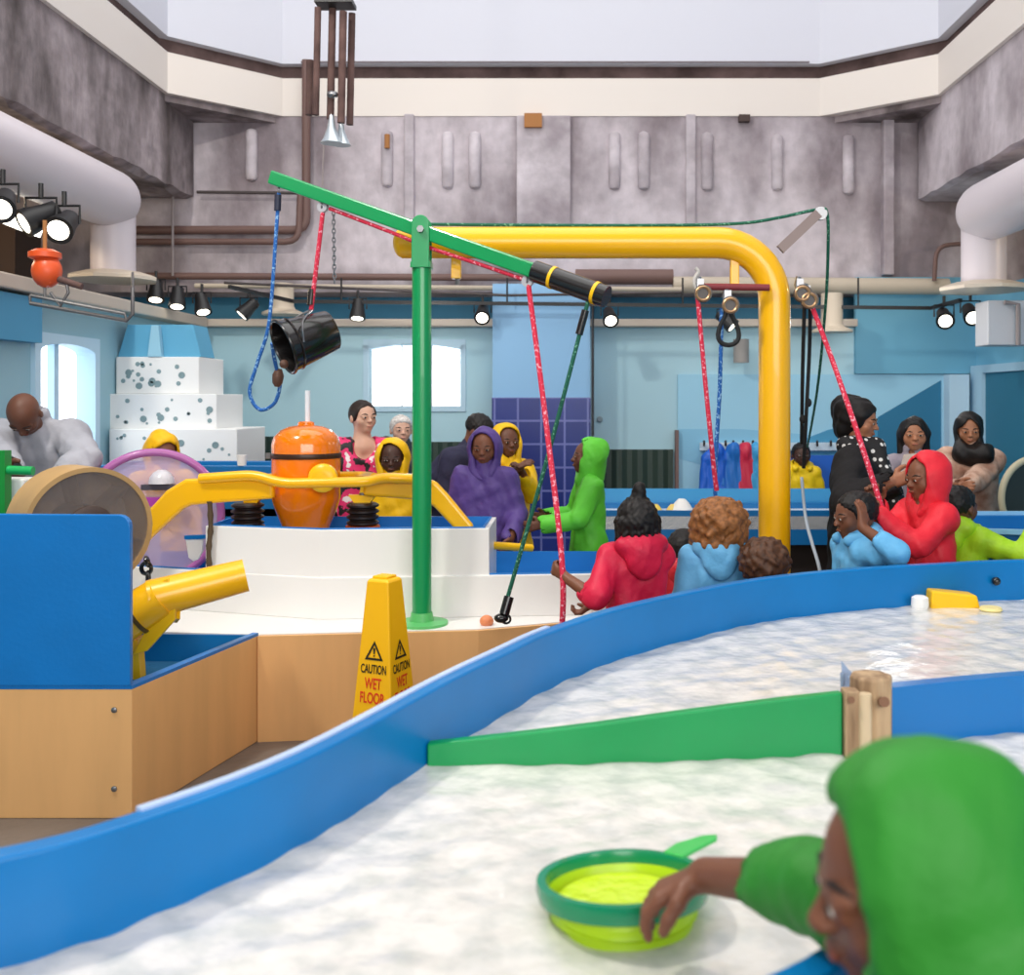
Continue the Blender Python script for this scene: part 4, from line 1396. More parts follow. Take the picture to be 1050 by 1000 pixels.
# ---------------------------------------------------------------- tan basin at the left with its blue panel, wheel and chute
bs = thing('tan_basin', 'tan sided basin with a blue upright panel at the left edge', 'basin', (-2.4, 4.4, 0))
A0, A1, A2, A3 = (-3.3, 3.96), (-1.70, 3.96), (-1.486, 4.86), (-3.3, 4.95)
obj('side_panel', MB().wall([A0, A1, A2], 0.0, 0.50, -0.03), tan, bs, smooth=False, bevel=0.004)
obj('back_panel', MB().wall([(-1.53, 4.845), (-3.3, 4.94)], 0.0, 0.505, -0.025), blue_b, bs, smooth=False)
ins = [(-3.27, 3.992), (-1.725, 3.992), (-1.515, 4.83), (-3.27, 4.915)]
obj('liner', MB().wall(ins, 0.2, 0.512, -0.015, closed=True), blue_b, bs, smooth=False)
obj('base_water', MB().prism(ins, 0.2, 0.385), mat('basin_water', (70, 130, 170), rough=0.08, bump=0.2, bscale=14), bs, smooth=False)
obj('rim_strip', MB().wall([A0, A1, A2], 0.50, 0.514, -0.03), blue_s, bs, smooth=False)
pp = [(-3.3, 0.514), (-1.705, 0.514), (-1.705, 1.13)] + [(-1.705 - 0.045 * (1 - math.cos(t)), 1.13 + 0.045 * math.sin(t)) for t in (0.4, 0.8, 1.2, 1.57)] + [(-3.3, 1.185)]
obj('splash_panel', MB().plate([(x, 3.955, z) for x, z in pp], (0, 0.028, 0)), blue_s, bs, smooth=False, bevel=0.004)
for z in (0.42, 0.115):
    p = P(116, 0, 3.95)
    obj('bolt', MB().lathe([(0.012, 0), (0.011, 0.006), (0.004, 0.009)], (p.x, 3.962, z), (0, -1, 0), 12), stl, bs)
obj('reflection_disc', MB().lathe([(0.075, 0), (0.075, 0.012), (0.02, 0.016)], (P(171, 0, 4.55).x, 4.52, 0.385), n=24), wht, bs, label='white disc standing in for a reflection on the basin water')  # white disc stands in for a bright reflection on the water

wh = thing('wooden_wheel', 'tan banded drum wheel with clear side, behind the blue panel', 'wheel', (-2.03, 4.4, 0.39))
wc, wa = Vector((-2.035, 4.33, 1.072)), Vector((0.69, -0.72, 0)).normalized()
Rw = 0.262
obj('rim_band', MB().lathe([(Rw, 0), (Rw, -0.26), (Rw - 0.02, -0.26), (Rw - 0.02, 0), (Rw, 0)], wc, wa, 56, caps=False), mat('wheel_tan', (196, 156, 100), rough=0.5, var=0.15, vscale=6), wh, ang=30)
obj('side_plate', MB().lathe([(Rw - 0.02, -0.005), (Rw - 0.02, -0.012)], wc, wa, 48), mat('clear_side', (176, 160, 150), rough=0.08, alpha=0.22), wh)
obj('back_plate', MB().lathe([(Rw - 0.02, -0.245), (Rw - 0.02, -0.255)], wc, wa, 48), mat('wheel_inner', (160, 138, 116), rough=0.6, rgb2=(92, 78, 68), vscale=6), wh)
obj('hub', MB().lathe([(0.10, -0.24), (0.10, 0.01), (0.085, 0.02), (0.03, 0.022), (0.03, 0.06)], wc, wa, 28), mat('hub_brown', (66, 50, 44), rough=0.5), wh)
for k in range(6):
    t = 2 * PI * k / 6 + 0.3
    u, w, d = frame(wa)
    e = u * math.cos(t) + w * math.sin(t)
    obj('vane', MB().plate([wc + e * 0.10 - d * 0.02, wc + e * (Rw - 0.02) - d * 0.02, wc + e * (Rw - 0.02) - d * 0.24, wc + e * 0.10 - d * 0.24], u.cross(e).normalized() * 0.006 if abs(u.cross(e).length) > 1e-3 else d.cross(e) * 0.006), MATS['wheel_inner'], wh, smooth=False)
ax = wc - wa * 0.30
obj('stand', MB().bar((ax.x, ax.y, 0.385), (ax.x, ax.y, 1.10), 0.06, 0.06).cyl(ax, wc, 0.025), blue_b, wh, smooth=False)

ch = thing('yellow_chute', 'yellow pipe chute with bracket pouring toward the white stage', 'chute', P(150, 680, 4.55))
pa, pb2, pc2 = P(108, 648, 4.45), P(166, 612, 4.50), P(252, 590, 4.62)
obj('pipe', MB().cyl(pa, pb2, 0.098, 0.092, n=28), ylw, ch)
obj('collar', MB().cyl(pa + (pb2 - pa) * 0.52, pa + (pb2 - pa) * 0.58, 0.103, n=28), mat('collar_dark', (90, 66, 20), rough=0.5), ch)
d = (pc2 - pb2).normalized()
L_ = (pc2 - pb2).length
obj('spout', MB().lathe([(0.086, -0.05), (0.074, L_), (0.064, L_), (0.070, 0.0)], pb2, d, 28, caps=False), ylw, ch)
bp = [P(136, 672, 4.46), P(150, 668, 4.46), P(179, 636, 4.46), P(180, 612, 4.46), P(172, 593, 4.46), P(160, 598, 4.46), P(152, 640, 4.46)]
obj('bracket', MB().plate(bp, (0, 0.03, 0)), ylw2, ch, smooth=False, bevel=0.004)
bp2 = [P(172, 593, 4.47), P(180, 612, 4.47), P(179, 636, 4.47), P(176, 640, 4.62), P(176, 612, 4.66), P(168, 592, 4.66)]
obj('bracket_side', MB().plate([v + Vector((0, 0.025, 0)) for v in bp2], (0.015, 0.0, 0)), ylw2, ch, smooth=False)
obj('bolt', MB().sphere(P(158, 637, 4.45), 0.008), stl, ch)
obj('post', MB().bar((P(140, 0, 4.55).x, 4.55, 0.385), (P(140, 0, 4.55).x, 4.52, P(0, 655, 4.5).z), 0.06, 0.06), ylw2, ch, smooth=False)

# ---------------------------------------------------------------- white stage with tan skirt
st = thing('white_stage', 'white two tier water stage with tan skirt in the middle of the room', 'stage', (-1.0, 5.6, 0))
K = [(-1.49, 4.875), (-.457, 4.99), (.08, 5.2), (.42, 5.5), (.45, 6.12), (-2.55, 6.12), (-2.55, 4.985)]
obj('skirt', MB().wall([(-1.487, 4.868), (-.457, 4.985), (.08, 5.2), (.42, 5.5), (.45, 6.12)], 0.0, 0.50, 0.025), tan, st, smooth=False)
obj('ledge', MB().prism(K, 0.47, 0.503), wht, st, smooth=False)
L1 = [(-2.52, 5.58), (-2.24, 5.50), (-1.28, 5.20), (.10, 5.31), (.36, 5.56), (.38, 6.10), (-2.52, 6.10)]
obj('lower_tier', MB().wall(L1, 0.503, 0.715, -0.03, closed=True), wht, st, smooth=False, bevel=0.004)
obj('lower_liner', MB().wall(offset_path(L1, -0.026, True), 0.55, 0.722, -0.012, closed=True).prism(offset_path(L1, -0.02, True), 0.52, 0.57), mat('liner_blue', (24, 120, 196), rough=0.35), st, smooth=False)
L2 = [(-1.93, 5.40), (-1.28, 5.218), (-.425, 5.288), (-.425, 5.80), (-1.93, 5.80)]
obj('upper_tier', MB().wall(L2, 0.60, 0.955, -0.028, closed=True), wht, st, smooth=False, bevel=0.004)
obj('upper_liner', MB().wall(offset_path(L2, -0.024, True), 0.80, 0.962, -0.012, closed=True).prism(offset_path(L2, -0.02, True), 0.78, 0.885), MATS['liner_blue'], st, smooth=False)
for x in (262, 275, 308, 319):
    obj('screw', MB().sphere(P(x, 587, 5.28 + (330 - x) * 0.003), 0.008, 8, 6), stl, st)
obj('end_rail', MB().tube([P(500, 559, 5.6), P(545, 562, 5.8)], 0.022), ylw2, st, label='yellow rail at the end of the upper tier')

# orange pump tank
tk = thing('pump_tank', 'glossy orange domed tank standing on the white stage', 'tank', (-1.438, 5.55, 0.885))
og = mat('orange_gloss', (255, 132, 6), rough=0.15, coat=0.6)
r = 0.182
obj('lower_body', MB().lathe([(0.115, 0.885), (0.125, 0.93), (0.165, 1.03), (r, 1.09), (r, 1.315)], (-1.438, 5.55, 0), n=44), og, tk)
obj('seam_band', MB().lathe([(r + 0.004, 1.305), (r + 0.006, 1.31), (r + 0.006, 1.328), (r + 0.004, 1.333)], (-1.438, 5.55, 0), n=44), mat('band_dark', (60, 34, 14), rough=0.4), tk)
obj('dome', MB().lathe([(r, 1.32), (r, 1.38), (r - 0.012, 1.42), (r - 0.045, 1.455), (r - 0.09, 1.475), (0.045, 1.482), (0.042, 1.498), (0.03, 1.503)], (-1.438, 5.55, 0), n=44), og, tk)
obj('spout_pipe', MB().cyl((-1.43, 5.55, 1.50), (-1.43, 5.55, 1.67), 0.014), mat('clear_tube', (240, 244, 250), rough=0.1), tk, label='pale clear tube rising from the dome')
obj('band_lug', MB().box((-1.438 - r - 0.012, 5.52, 1.318), (0.025, 0.03, 0.03)), stl, tk, smooth=False)

# yellow rocking lever around the tank
lv = thing('pump_lever', 'yellow rocking pump lever with hand rails wrapping the orange tank', 'lever', (-1.438, 5.42, 0.885))
def profile_arm(pix, hts, Y, dy):
    pts = [P(x, y, Y) for x, y in pix]
    up_, dn = [], []
    for i_, p in enumerate(pts):
        dd = (pts[min(i_ + 1, len(pts) - 1)] - pts[max(i_ - 1, 0)]).normalized()
        nn = Vector((-dd.z, 0, dd.x))
        up_.append(p + nn * hts[i_] / 2)
        dn.append(p - nn * hts[i_] / 2)
    return MB().plate(up_ + dn[::-1], (0, dy, 0))


obj('left_arm', profile_arm([(108, 584), (150, 541), (178, 513), (192, 505), (225, 503), (280, 502)], (.10, .11, .13, .14, .13, .10), 5.34, 0.055), ylw, lv, smooth=False, bevel=0.018, seg=3)
obj('front_rail', MB().tube(round_path([P(205, 491, 5.34), P(262, 487, 5.33), P(288, 496, 5.31), P(378, 494, 5.31), P(392, 490, 5.40), P(440, 492, 5.45)], 0.1), 0.027, 12), ylw, lv)
obj('back_rail', MB().tube(round_path([P(268, 492, 5.44), P(280, 490, 5.78), P(372, 488, 5.78), P(384, 490, 5.45)], 0.2), 0.027, 12), ylw, lv)
obj('right_arm', profile_arm([(372, 500), (425, 501), (441, 504), (452, 514), (480, 546)], (.09, .12, .12, .10, .085), 5.44, 0.055), ylw, lv, smooth=False, bevel=0.018, seg=3)
obj('pivot_disc', MB().lathe([(0.075, 0), (0.075, 0.03), (0.06, 0.045), (0.03, 0.05)], P(332, 490, 5.35), (0, -1, 0), 28), ylw2, lv)
obj('pivot_shaft', MB().cyl(P(332, 490, 5.34), P(332, 490, 5.367), 0.05), ylw2, lv)
for (x, s) in ((256, 1), (371, -1)):
    Y = 5.48
    obj('clevis', MB().plate([P(x - 14, 508, Y), P(x + 14, 508, Y), P(x + 5, 520, Y), P(x - 5, 520, Y)] if s < 0 else [P(x - 8, 500, Y), P(x + 18, 502, Y), P(x + 4, 520, Y), P(x - 6, 520, Y)], (0, 0.05, 0)), ylw2, lv, smooth=False)
cbm = mat('bellows_black', (44, 32, 28), rough=0.35)
for (x, lab, cr) in ((254, 'dark bellows pump under the left arm of the yellow lever', (196, 120, 70)), (372, 'dark bellows pump under the right arm of the yellow lever', (232, 96, 20))):
    Y = 5.5
    zb = 0.885
    base = Vector((P(x, 0, Y).x, Y, zb))
    t = thing('bellows_pump', lab, 'pump', base, 'bellows pumps')
    obj('base_ring', MB().lathe([(0.092, 0), (0.096, 0.03), (0.09, 0.06)], base, n=28), mat('base_%d' % x, cr, rough=0.4), t)
    pr = []
    z = 0.06
    for k in range(4):
        pr += [(0.068, z), (0.086, z + 0.011), (0.086, z + 0.02), (0.068, z + 0.03)]
        z += 0.031
    obj('bellows', MB().lathe(pr + [(0.03, z)], base, n=28), cbm, t, ang=25)
    obj('rod', MB().cyl(base + Vector((0, 0, z)), base + Vector((0, 0, z + 0.05)), 0.02), stl, t)

# purple acrylic wheel
pw = thing('purple_wheel', 'translucent purple rimmed water wheel on the white stage', 'wheel', (P(157, 0, 5.75).x, 5.75, 0.6))
pcn = P(157, 530, 5.75)
pur = mat('purple_acrylic', (196, 116, 186), rough=0.2, trans=0.25)
lil = mat('lilac_clear', (226, 204, 232), rough=0.10, alpha=0.42)
axw = Vector((0.35, -0.94, 0)).normalized()
obj('rim', MB().torus(pcn, axw, 0.362, 0.022, 56, 10), pur, pw)
obj('inner_rim', MB().torus(pcn - axw * 0.10, axw, 0.362, 0.018, 56, 10), pur, pw)
obj('disc', MB().lathe([(0.355, 0), (0.355, -0.008)], pcn, axw, 56), lil, pw)
obj('cross_bar', MB().bar(pcn - Vector((0.34, 0.10, -0.09)), pcn + Vector((0.10, 0.04, 0.09)) - Vector((0, 0.08, 0)), 0.03, 0.05), mat('purple_bar', (176, 70, 170), rough=0.3), pw, smooth=False)
obj('bearing', MB().lathe([(0.07, 0), (0.065, 0.03), (0.045, 0.06), (0.02, 0.075)], pcn + Vector((0.06, -0.03, 0.19)), (0, 0, 1), 20), mat('bearing_grey', (206, 204, 210), rough=0.3), pw)
obj('bearing_plate', MB().box(pcn + Vector((0.06, -0.05, 0.17)), (0.2, 0.04, 0.03)), mat('dark_grey', (74, 68, 78), rough=0.5), pw, smooth=False)
obj('axle_stand', MB().cyl(pcn + axw * 0.02, pcn - axw * 0.2, 0.025).bar((pcn.x - axw.x * .2, pcn.y - axw.y * .2, 0.6), tuple(pcn - axw * 0.2), 0.05, 0.05), wht, pw, smooth=False)
tag(obj('knotted_hose', MB().tube(smooth_path([P(215, 514, 5.35), P(216, 540, 5.36), P(214, 565, 5.36), P(215, 592, 5.38)], 5), [0.013 + 0.004 * ((i % 3) == 0) for i in range(16)], 8), mat('hose_brown', (84, 66, 44), rough=0.7)), 'brown knotted rope hanging from the left arm of the yellow lever', 'rope')
tag(obj('chain_knot', MB().torus(P(150, 583, 5.2), (0.2, 1, 0), 0.028, 0.011, 16, 8).torus(P(152, 592, 5.2), (1, 0.3, 0), 0.026, 0.011, 16, 8).torus(P(151, 576, 5.2), (1, 0.2, 0.3), 0.022, 0.010, 16, 8).cyl(P(151, 600, 5.2), P(152, 636, 5.16), 0.008), blkp), 'small knot of black chain beside the yellow chute', 'chain')
t = thing('white_paddle', 'white rounded paddle hanging in front of the purple wheel', 'paddle', P(199, 575, 5.5))
obj('blade', MB().plate([P(190, 553, 5.5), P(208, 553, 5.5), P(207, 566, 5.5), P(203, 574, 5.5), P(198, 576, 5.5), P(193, 572, 5.5)], (0, 0.02, 0)), wht, t, smooth=False, bevel=0.004)
obj('arm', MB().bar(P(190, 551, 5.5), P(222, 550, 5.5), 0.03, 0.02), blue_s, t, smooth=False)

# ---------------------------------------------------------------- green crane
MY = 5.10
mx = P(432.5, 0, MY).x
cr = thing('green_crane', 'tall green crane mast with slanted boom and black grip', 'crane', (mx, MY, 0.503))
zt = P(0, 222, MY).z
obj('mast', MB().cyl((mx, MY, 0.51), (mx, MY, zt - 0.22), 0.048, n=28), grn, cr)
obj('base_flange', MB().lathe([(0.13, 0), (0.13, 0.012), (0.06, 0.018), (0.052, 0.06)], (mx, MY, 0.503), n=32), mat('flange_green', (96, 190, 110), rough=0.4), cr)
m = MB()
zc_ = zt - 0.044
cheek = [(mx + 0.044 * math.cos(t), zc_ + 0.044 * math.sin(t)) for t in [PI * k / 12 for k in range(13)]] + [(mx - 0.044, zt - 0.26), (mx + 0.044, zt - 0.26)]
for s in (-1, 1):
    m.plate([(x, MY + s * 0.045 - 0.007, z) for x, z in cheek], (0, 0.014, 0))
m.box((mx, MY, zt - 0.245), (0.10, 0.10, 0.03))
obj('clevis', m, grn, cr, bevel=0.003)
pv = P(433, 237, MY)
obj('pivot_bolt', MB().lathe([(0.018, -0.075), (0.018, -0.052)], pv, (0, 1, 0), 6).cyl(pv - Vector((0, 0.052, 0)), pv + Vector((0, 0.06, 0)), 0.01), stl, cr, smooth=False)
tipL = P(279, 182, 5.45)
dr = (pv - tipL).normalized()


def boom(px):
    """point on the boom's axis at image column px"""
    lo, hi = -0.2, 2.6
    for _ in range(50):
        t = (lo + hi) / 2
        q = tipL + dr * t
        if CX + q.x * F / q.y < px:
            lo = t
        else:
            hi = t
    return tipL + dr * t


tipR = boom(560)
obj('boom', MB().bar(tipL, tipR, 0.055, 0.072), grn, cr, smooth=False, bevel=0.008)
gA, gB = boom(548), boom(622)
obj('grip', MB().cyl(gA, gB, 0.052, n=24), blkp, cr)
for x in (567, 611):
    c0 = boom(x)
    obj('grip_band', MB().cyl(c0 - dr * 0.008, c0 + dr * 0.008, 0.055, n=24), ylw2, cr)
up = Vector((0, 0, 1))


def under(px, dz=0.05):
    return boom(px) - Vector((0, 0, dz))


for x in (286, 330, 540):
    q = under(x, 0.055)
    e = obj('eye_bolt', MB().torus(q, (1, 0.2, 0), 0.018, 0.005, 16, 6), stl, cr)
q = under(331, 0.06)
obj('pulley', MB().lathe([(0.028, -0.012), (0.02, 0), (0.028, 0.012)], q, (0.2, 1, 0), 16), mat('pulley_grey', (180, 180, 186), rough=0.4), cr)
q = under(541, 0.06)
obj('pulley', MB().lathe([(0.028, -0.012), (0.02, 0), (0.028, 0.012)], q, (0.2, 1, 0), 16), MATS['pulley_grey'], cr)

r_red = rope_mat('rope_red', (206, 34, 66), (236, 160, 174), 75, 0.62)
r_blu = rope_mat('rope_blue', (28, 98, 176), (140, 186, 226), 75, 0.60)
r_grn = rope_mat('rope_green', (16, 96, 74), (110, 170, 140), 75, 0.64)
r_blk = mat('rope_black', (24, 26, 28), rough=0.7)
r_wht = mat('rope_pale', (176, 186, 196), rough=0.7)


def rope(name, pts, r, m, label, k=5, smooth=True):
    pts = smooth_path(pts, k) if smooth else pts
    return tag(obj(name, MB().tube(pts, r, 8), m), label, 'rope')


hookR = P(319, 318, 5.28)
o = rope('rope', [under(331, 0.09), under(331, 0.09) * 0.5 + hookR * 0.5, hookR], 0.012, r_red, 'short red rope holding the black bucket under the boom')
obj('sleeve', MB().cyl(P(320, 300, 5.29), P(318, 317, 5.28), 0.015), blkp, None) if False else None
rope('rope', [under(338, 0.055), under(400, 0.062), under(440, 0.07), under(490, 0.062), under(536, 0.058)], 0.010, r_red, 'red rope stretched along the underside of the green boom')
hR = P(577, 588, 4.33)
fl0 = Vector((hR.x - 0.012, 4.34, 0.03))
rope('rope', [under(542, 0.08), under(542, 0.08).lerp(hR, 0.5) + Vector((0.008, 0, -0.02)), hR, hR.lerp(fl0, 0.5) + Vector((-0.01, 0, 0)), fl0], 0.013, r_red, 'long red rope from the boom down to the girl in the crimson raincoat', 8)
rope('rope', [under(286, 0.07), P(283, 240, 5.4), P(276, 330, 5.4), P(264, 372, 5.4), P(256, 402, 5.4), P(266, 420, 5.4), P(281, 414, 5.38), P(287, 396, 5.36), P(285, 384, 5.34), P(281, 366, 5.28), P(279, 352, 5.22)], 0.010, r_blu, 'blue rope hanging in a loop from the boom tip to the bucket', 7)
tag(obj('rope_sleeve', MB().cyl(P(285, 200, 5.41), P(284.5, 216, 5.41), 0.018), mat('sleeve_navy', (30, 36, 60), rough=0.5)), 'dark sleeve at the top of the blue rope', 'sleeve')
tag(obj('rope_toggle', MB().lathe([(0.012, -0.05), (0.026, -0.03), (0.030, 0.01), (0.016, 0.045)], P(285, 387, 5.335), (0.1, 0, 1), 14), mat('toggle_wood', (92, 62, 48), rough=0.6)), 'small brown wooden toggle knotted in the blue rope loop', 'toggle')
tag(obj('rope_sleeve', MB().cyl(P(319.5, 297, 5.29), P(318, 313, 5.28), 0.017), blkp), 'black sleeve on the red rope just above the bucket', 'sleeve')
# chain of separate links
ct = thing('steel_chain', 'thin grey steel chain hanging under the boom right of the red rope', 'chain', under(342, 0.8))
a, b = under(342, 0.06), P(343, 290, 5.25)
n = 16
m = MB()
for i in range(n):
    q = a.lerp(b, (i + .5) / n)
    L = (b - a).length / n
    m.tube([q + Vector((0.008 * math.cos(t), 0, L * 0.68 * math.sin(t))) if i % 2 == 0 else q + Vector((0, 0.008 * math.cos(t), L * 0.68 * math.sin(t))) for t in [2 * PI * k / 10 for k in range(10)]], 0.0035, 6, closed=True)
obj('links', m, stl, ct)
g0, g1 = boom(603) - Vector((0, 0, 0.05)), P(519, 618, 4.82)
rope('rope', [g0, g0.lerp(g1, 0.5) + Vector((0.006, 0, -0.01)), g1], 0.010, r_grn, 'green rope from the black grip slanting down to the stage', 8)
tag(obj('rope_sleeve', MB().cyl(g0.lerp(g1, 0.03), g0.lerp(g1, 0.11), 0.018), blkp), 'black sleeve at the top of the green rope below the grip', 'sleeve')
wtg = thing('rope_weight', 'black weighted clip at the foot of the green rope', 'weight', P(516, 636, 4.8))
obj('sleeve', MB().cyl(P(522, 612, 4.82), P(517, 630, 4.8), 0.024), blkp, wtg)
obj('clip', MB().sphere(P(514, 634, 4.8), (0.035, 0.03, 0.022)).torus(P(519, 635, 4.79), (0, 1, 0), 0.02, 0.006, 14, 6), blkp, wtg)
tag(obj('orange_ball', MB().sphere(P(499, 637, 5.08), (0.035, 0.035, 0.030)), mat('orange_soft', (232, 140, 92), rough=0.5)), 'small orange ball on the stage ledge beside the rope weight', 'ball')

# bucket
ba = Vector((-0.80, -0.52, -0.36)).normalized()
mo = P(291, 356, 5.08)
bk = thing('black_bucket', 'glossy black bucket hanging tipped on a red rope', 'bucket', mo - ba * 0.12)
obj('body', MB().lathe([(0.100, -0.262), (0.104, -0.258), (0.134, 0), (0.128, 0), (0.099, -0.248), (0.001, -0.248)], mo, ba, 40, caps=False).lathe([(0.100, -0.262), (0.001, -0.262)], mo, ba, 40, caps=False), blkp, bk, ang=40)
obj('rim', MB().torus(mo, ba, 0.136, 0.008, 44, 8), blkp, bk)
u, w, d = frame(ba)
bt_ = mo - ba * 0.06
obj('bail', MB().tube(smooth_path([bt_ + u * 0.135, bt_ + u * 0.12 + Vector((0, 0, 0.1)), hookR + Vector((0, 0, 0.0)), bt_ - u * 0.12 + Vector((0, 0, 0.1)), bt_ - u * 0.135], 6), 0.005, 6), stl, bk)
obj('rib', MB().torus(mo - ba * 0.05, ba, 0.131, 0.005, 44, 6), blkp, bk)
obj('clip', MB().sphere(mo + Vector((0.03, -0.10, -0.06)) * 0.6 - Vector((0, 0, 0.05)), 0.022), MATS['toggle_wood'], bk)

# ---------------------------------------------------------------- yellow arch
AY = 5.35
kx, kz = P(794, 249, AY).x, P(794, 249, AY).z
ar = thing('yellow_arch', 'thick yellow pipe arch reaching across behind the green mast', 'arch', (kx, AY, 0))
r = 0.0825
lx = P(412, 0, AY).x
pts = [(lx, AY, kz), (kx - 0.30, AY, kz)] + [(kx - 0.30 + 0.30 * math.sin(t), AY, kz - 0.30 + 0.30 * math.cos(t)) for t in [PI / 2 * i / 10 for i in range(1, 11)]] + [(kx, AY, 0.02)]
obj('pipe', MB().tube(pts, r, 32), ylw, ar)
obj('end_cap', MB().sphere((lx, AY, kz - 0.002), (0.045, 0.075, 0.075)), ylw2, ar)
obj('base_plate', MB().lathe([(0.16, 0), (0.16, 0.02), (0.10, 0.03)], (kx, AY, 0), n=28), ylw, ar)
for (x, y0, y1, w) in ((468, 262, 286, 10), (753, 262, 292, 9)):
    a, b = P(x - w / 2, y1, AY), P(x + w / 2, y0 - 5, AY)
    obj('lug', MB().span((a.x, AY - 0.02, a.z), (b.x, AY + 0.02, b.z)), ylw, ar, smooth=False, bevel=0.004)
obj('lug_bolt', MB().cyl(P(469, 286, AY), P(469, 292, AY), 0.012, n=8), stl, ar)
obj('strut', MB().bar(P(800, 256, AY), P(839, 219, AY), 0.03, 0.05), mat('strut_grey', (136, 120, 116), rough=0.5, metal=0.3), ar, smooth=False)
obj('strut_pulley', MB().lathe([(0.035, -0.014), (0.025, 0), (0.035, 0.014)], P(841, 219, AY), (0, 1, 0), 18), stl, ar)
obj('cross_rod', MB().tube([P(716, 294, AY - 0.1), P(789, 295, AY - 0.1)], 0.018, 10), mat('rod_red', (130, 44, 50), rough=0.6), ar)
for (x, y) in ((718, 296), (746, 308), (820, 296), (827, 303)):
    w_ = obj('pulley_block', MB().tube([P(x - 1, y - 12, AY - 0.1), P(x - 3, y - 4, AY - 0.1), P(x, y + 5, AY - 0.1)], 0.014, 8).box(P(x, y - 3, AY - 0.1), (0.035, 0.03, 0.07)), stl, ar)
    obj('wheel', MB().lathe([(0.046, -0.016), (0.032, 0), (0.046, 0.016)], P(x + 3, y + 5, AY - 0.12), (0.1, 1, 0), 20), mat('pulley_dark', (70, 62, 58), rough=0.4), w_)
    obj('wheel_cap', MB().torus(P(x + 3, y + 5, AY - 0.14), (0.1, 1, 0), 0.034, 0.008, 20, 6), mat('brass', (176, 140, 104), rough=0.35, metal=0.7), w_)
obj('hook', MB().tube(smooth_path([P(714, 296, AY - 0.1), P(712, 287, AY - 0.1), P(716, 279, AY - 0.1), P(713, 275, AY - 0.1)], 5), 0.010, 8), mat('hook_pale', (200, 196, 190), rough=0.4), ar)

T1 = P(441, 230, AY)
rope('cord', [T1, P(560, 231, AY - .01), P(690, 231, AY - .01), P(760, 229, AY), P(800, 223, AY), P(838, 215, AY), P(848, 219, AY), P(849, 260, AY + .1), P(846, 320, AY + .4), P(838, 400, AY + 1.2), P(828, 458, AY + 2.3)], 0.0085, r_grn, 'green cord running over the yellow arch, across the strut and down', 8)
rope('rope', [P(715, 300, AY - .1), P(723, 390, AY - .15), P(732, 480, AY - .2), P(735, 503, AY - .2)], 0.012, r_red, 'red rope hanging from the left pulley of the yellow arch', 6)
rope('rope', [P(740, 316, AY - .1), P(738, 400, AY - .05), P(734, 470, AY - 0.0), P(733, 560, AY)], 0.011, r_blu, 'blue rope hanging from the middle pulley of the yellow arch', 6)
hRR = P(903, 517, 4.69)
rope('rope', [P(829, 305, AY - .1), P(850, 360, AY - .2), P(878, 440, AY - .5), hRR, hRR + Vector((0.02, 0.0, -0.06))], 0.013, r_red, 'red rope slanting from the right pulley to the child in the red hood', 7)
rope('cord', [P(825, 310, AY - .05), P(823, 380, AY + .1), P(822, 455, AY + .2)], 0.010, r_blk, 'left one of two dark cords hanging right of the yellow post', 6)
rope('cord', [P(831, 310, AY - .05), P(830, 360, AY + .1), P(827, 420, AY + .1), P(824, 480, AY + .2)], 0.010, r_blk, 'right one of two dark cords hanging right of the yellow post', 6)
for (x, y, lab) in ((823, 430, 'small dark knot on the left dark cord'), (829, 413, 'small dark knot on the right dark cord')):
    tag(obj('cord_knot', MB().sphere(P(x, y, AY + .12), (0.018, 0.018, 0.024), 10, 8), r_blk), lab, 'knot')
rope('rope', [P(822, 490, 6.4), P(826, 530, 6.2), P(833, 558, 6.0), P(840, 582, 5.8), P(846, 620, 5.7)], 0.010, r_wht, 'pale rope trailing down past the boy in the light blue raincoat', 6)
lp = [P(747 + 16 * math.sin(t) * (0.55 - 0.45 * math.cos(t)), 335 - 19 * math.cos(t), AY - .1) for t in [2 * PI * k / 28 for k in range(28)]]
tag(obj('rope_loop', MB().tube(lp, 0.012, 8, closed=True), r_blk), 'black teardrop rope loop hanging from the middle pulley', 'rope')

# ---------------------------------------------------------------- background tables, toys, coats
tb = thing('back_table', 'long blue trough table with white inside near the back wall', 'table', (1.2, 8.0, 0))
x0_, x1_ = P(606, 0, 7.9).x, P(862, 0, 7.9).x + 0.9
obj('apron', MB().wall([(x0_, 8.5), (x0_, 7.9), (x1_, 7.9), (x1_, 8.5)], 0.50, 0.765, -0.03, closed=True), blue_b, tb, smooth=False)
obj('tray', MB().span((x0_, 7.9, 0.62), (x1_, 8.5, 0.72)), mat('tray_white', (228, 232, 236), rough=0.4), tb, smooth=False)
obj('back_lip', MB().span((x0_, 8.5, 0.6), (x1_, 8.54, 0.88)), mat('lip_blue', (60, 150, 204), rough=0.4), tb, smooth=False)
obj('plinth', MB().span((x0_ + .1, 8.1, 0), (x1_ - .1, 8.4, 0.5)), mat('plinth_dark', (54, 44, 40), rough=0.8), tb, smooth=False)
for (x, c, lab, s) in ((672, (236, 206, 90), 'yellow foam toy on the blue trough table, leftmost', 0.06), (690, (232, 200, 110), 'yellow foam toy on the blue trough table beside the white one', 0.06), (699, (238, 236, 232), 'white foam toy on the blue trough table', 0.09), (616, (238, 230, 220), 'pale foam toy at the left end of the blue trough table', 0.05)):
    p = P(x, 0, 8.0)
    tag(obj('foam_toy', MB().lathe([(s, 0), (s * 1.05, s * .4), (s * .6, s * 1.1), (s * .3, s * 1.4)], (p.x, 8.0, 0.72), n=12), mat('foam_%d' % x, c, rough=0.6)), lab, 'toy', 'foam toys on the trough table')
lt = thing('blue_tank', 'blue sided tank table below the spotted white blocks', 'tank', (-2.6, 7.0, 0))
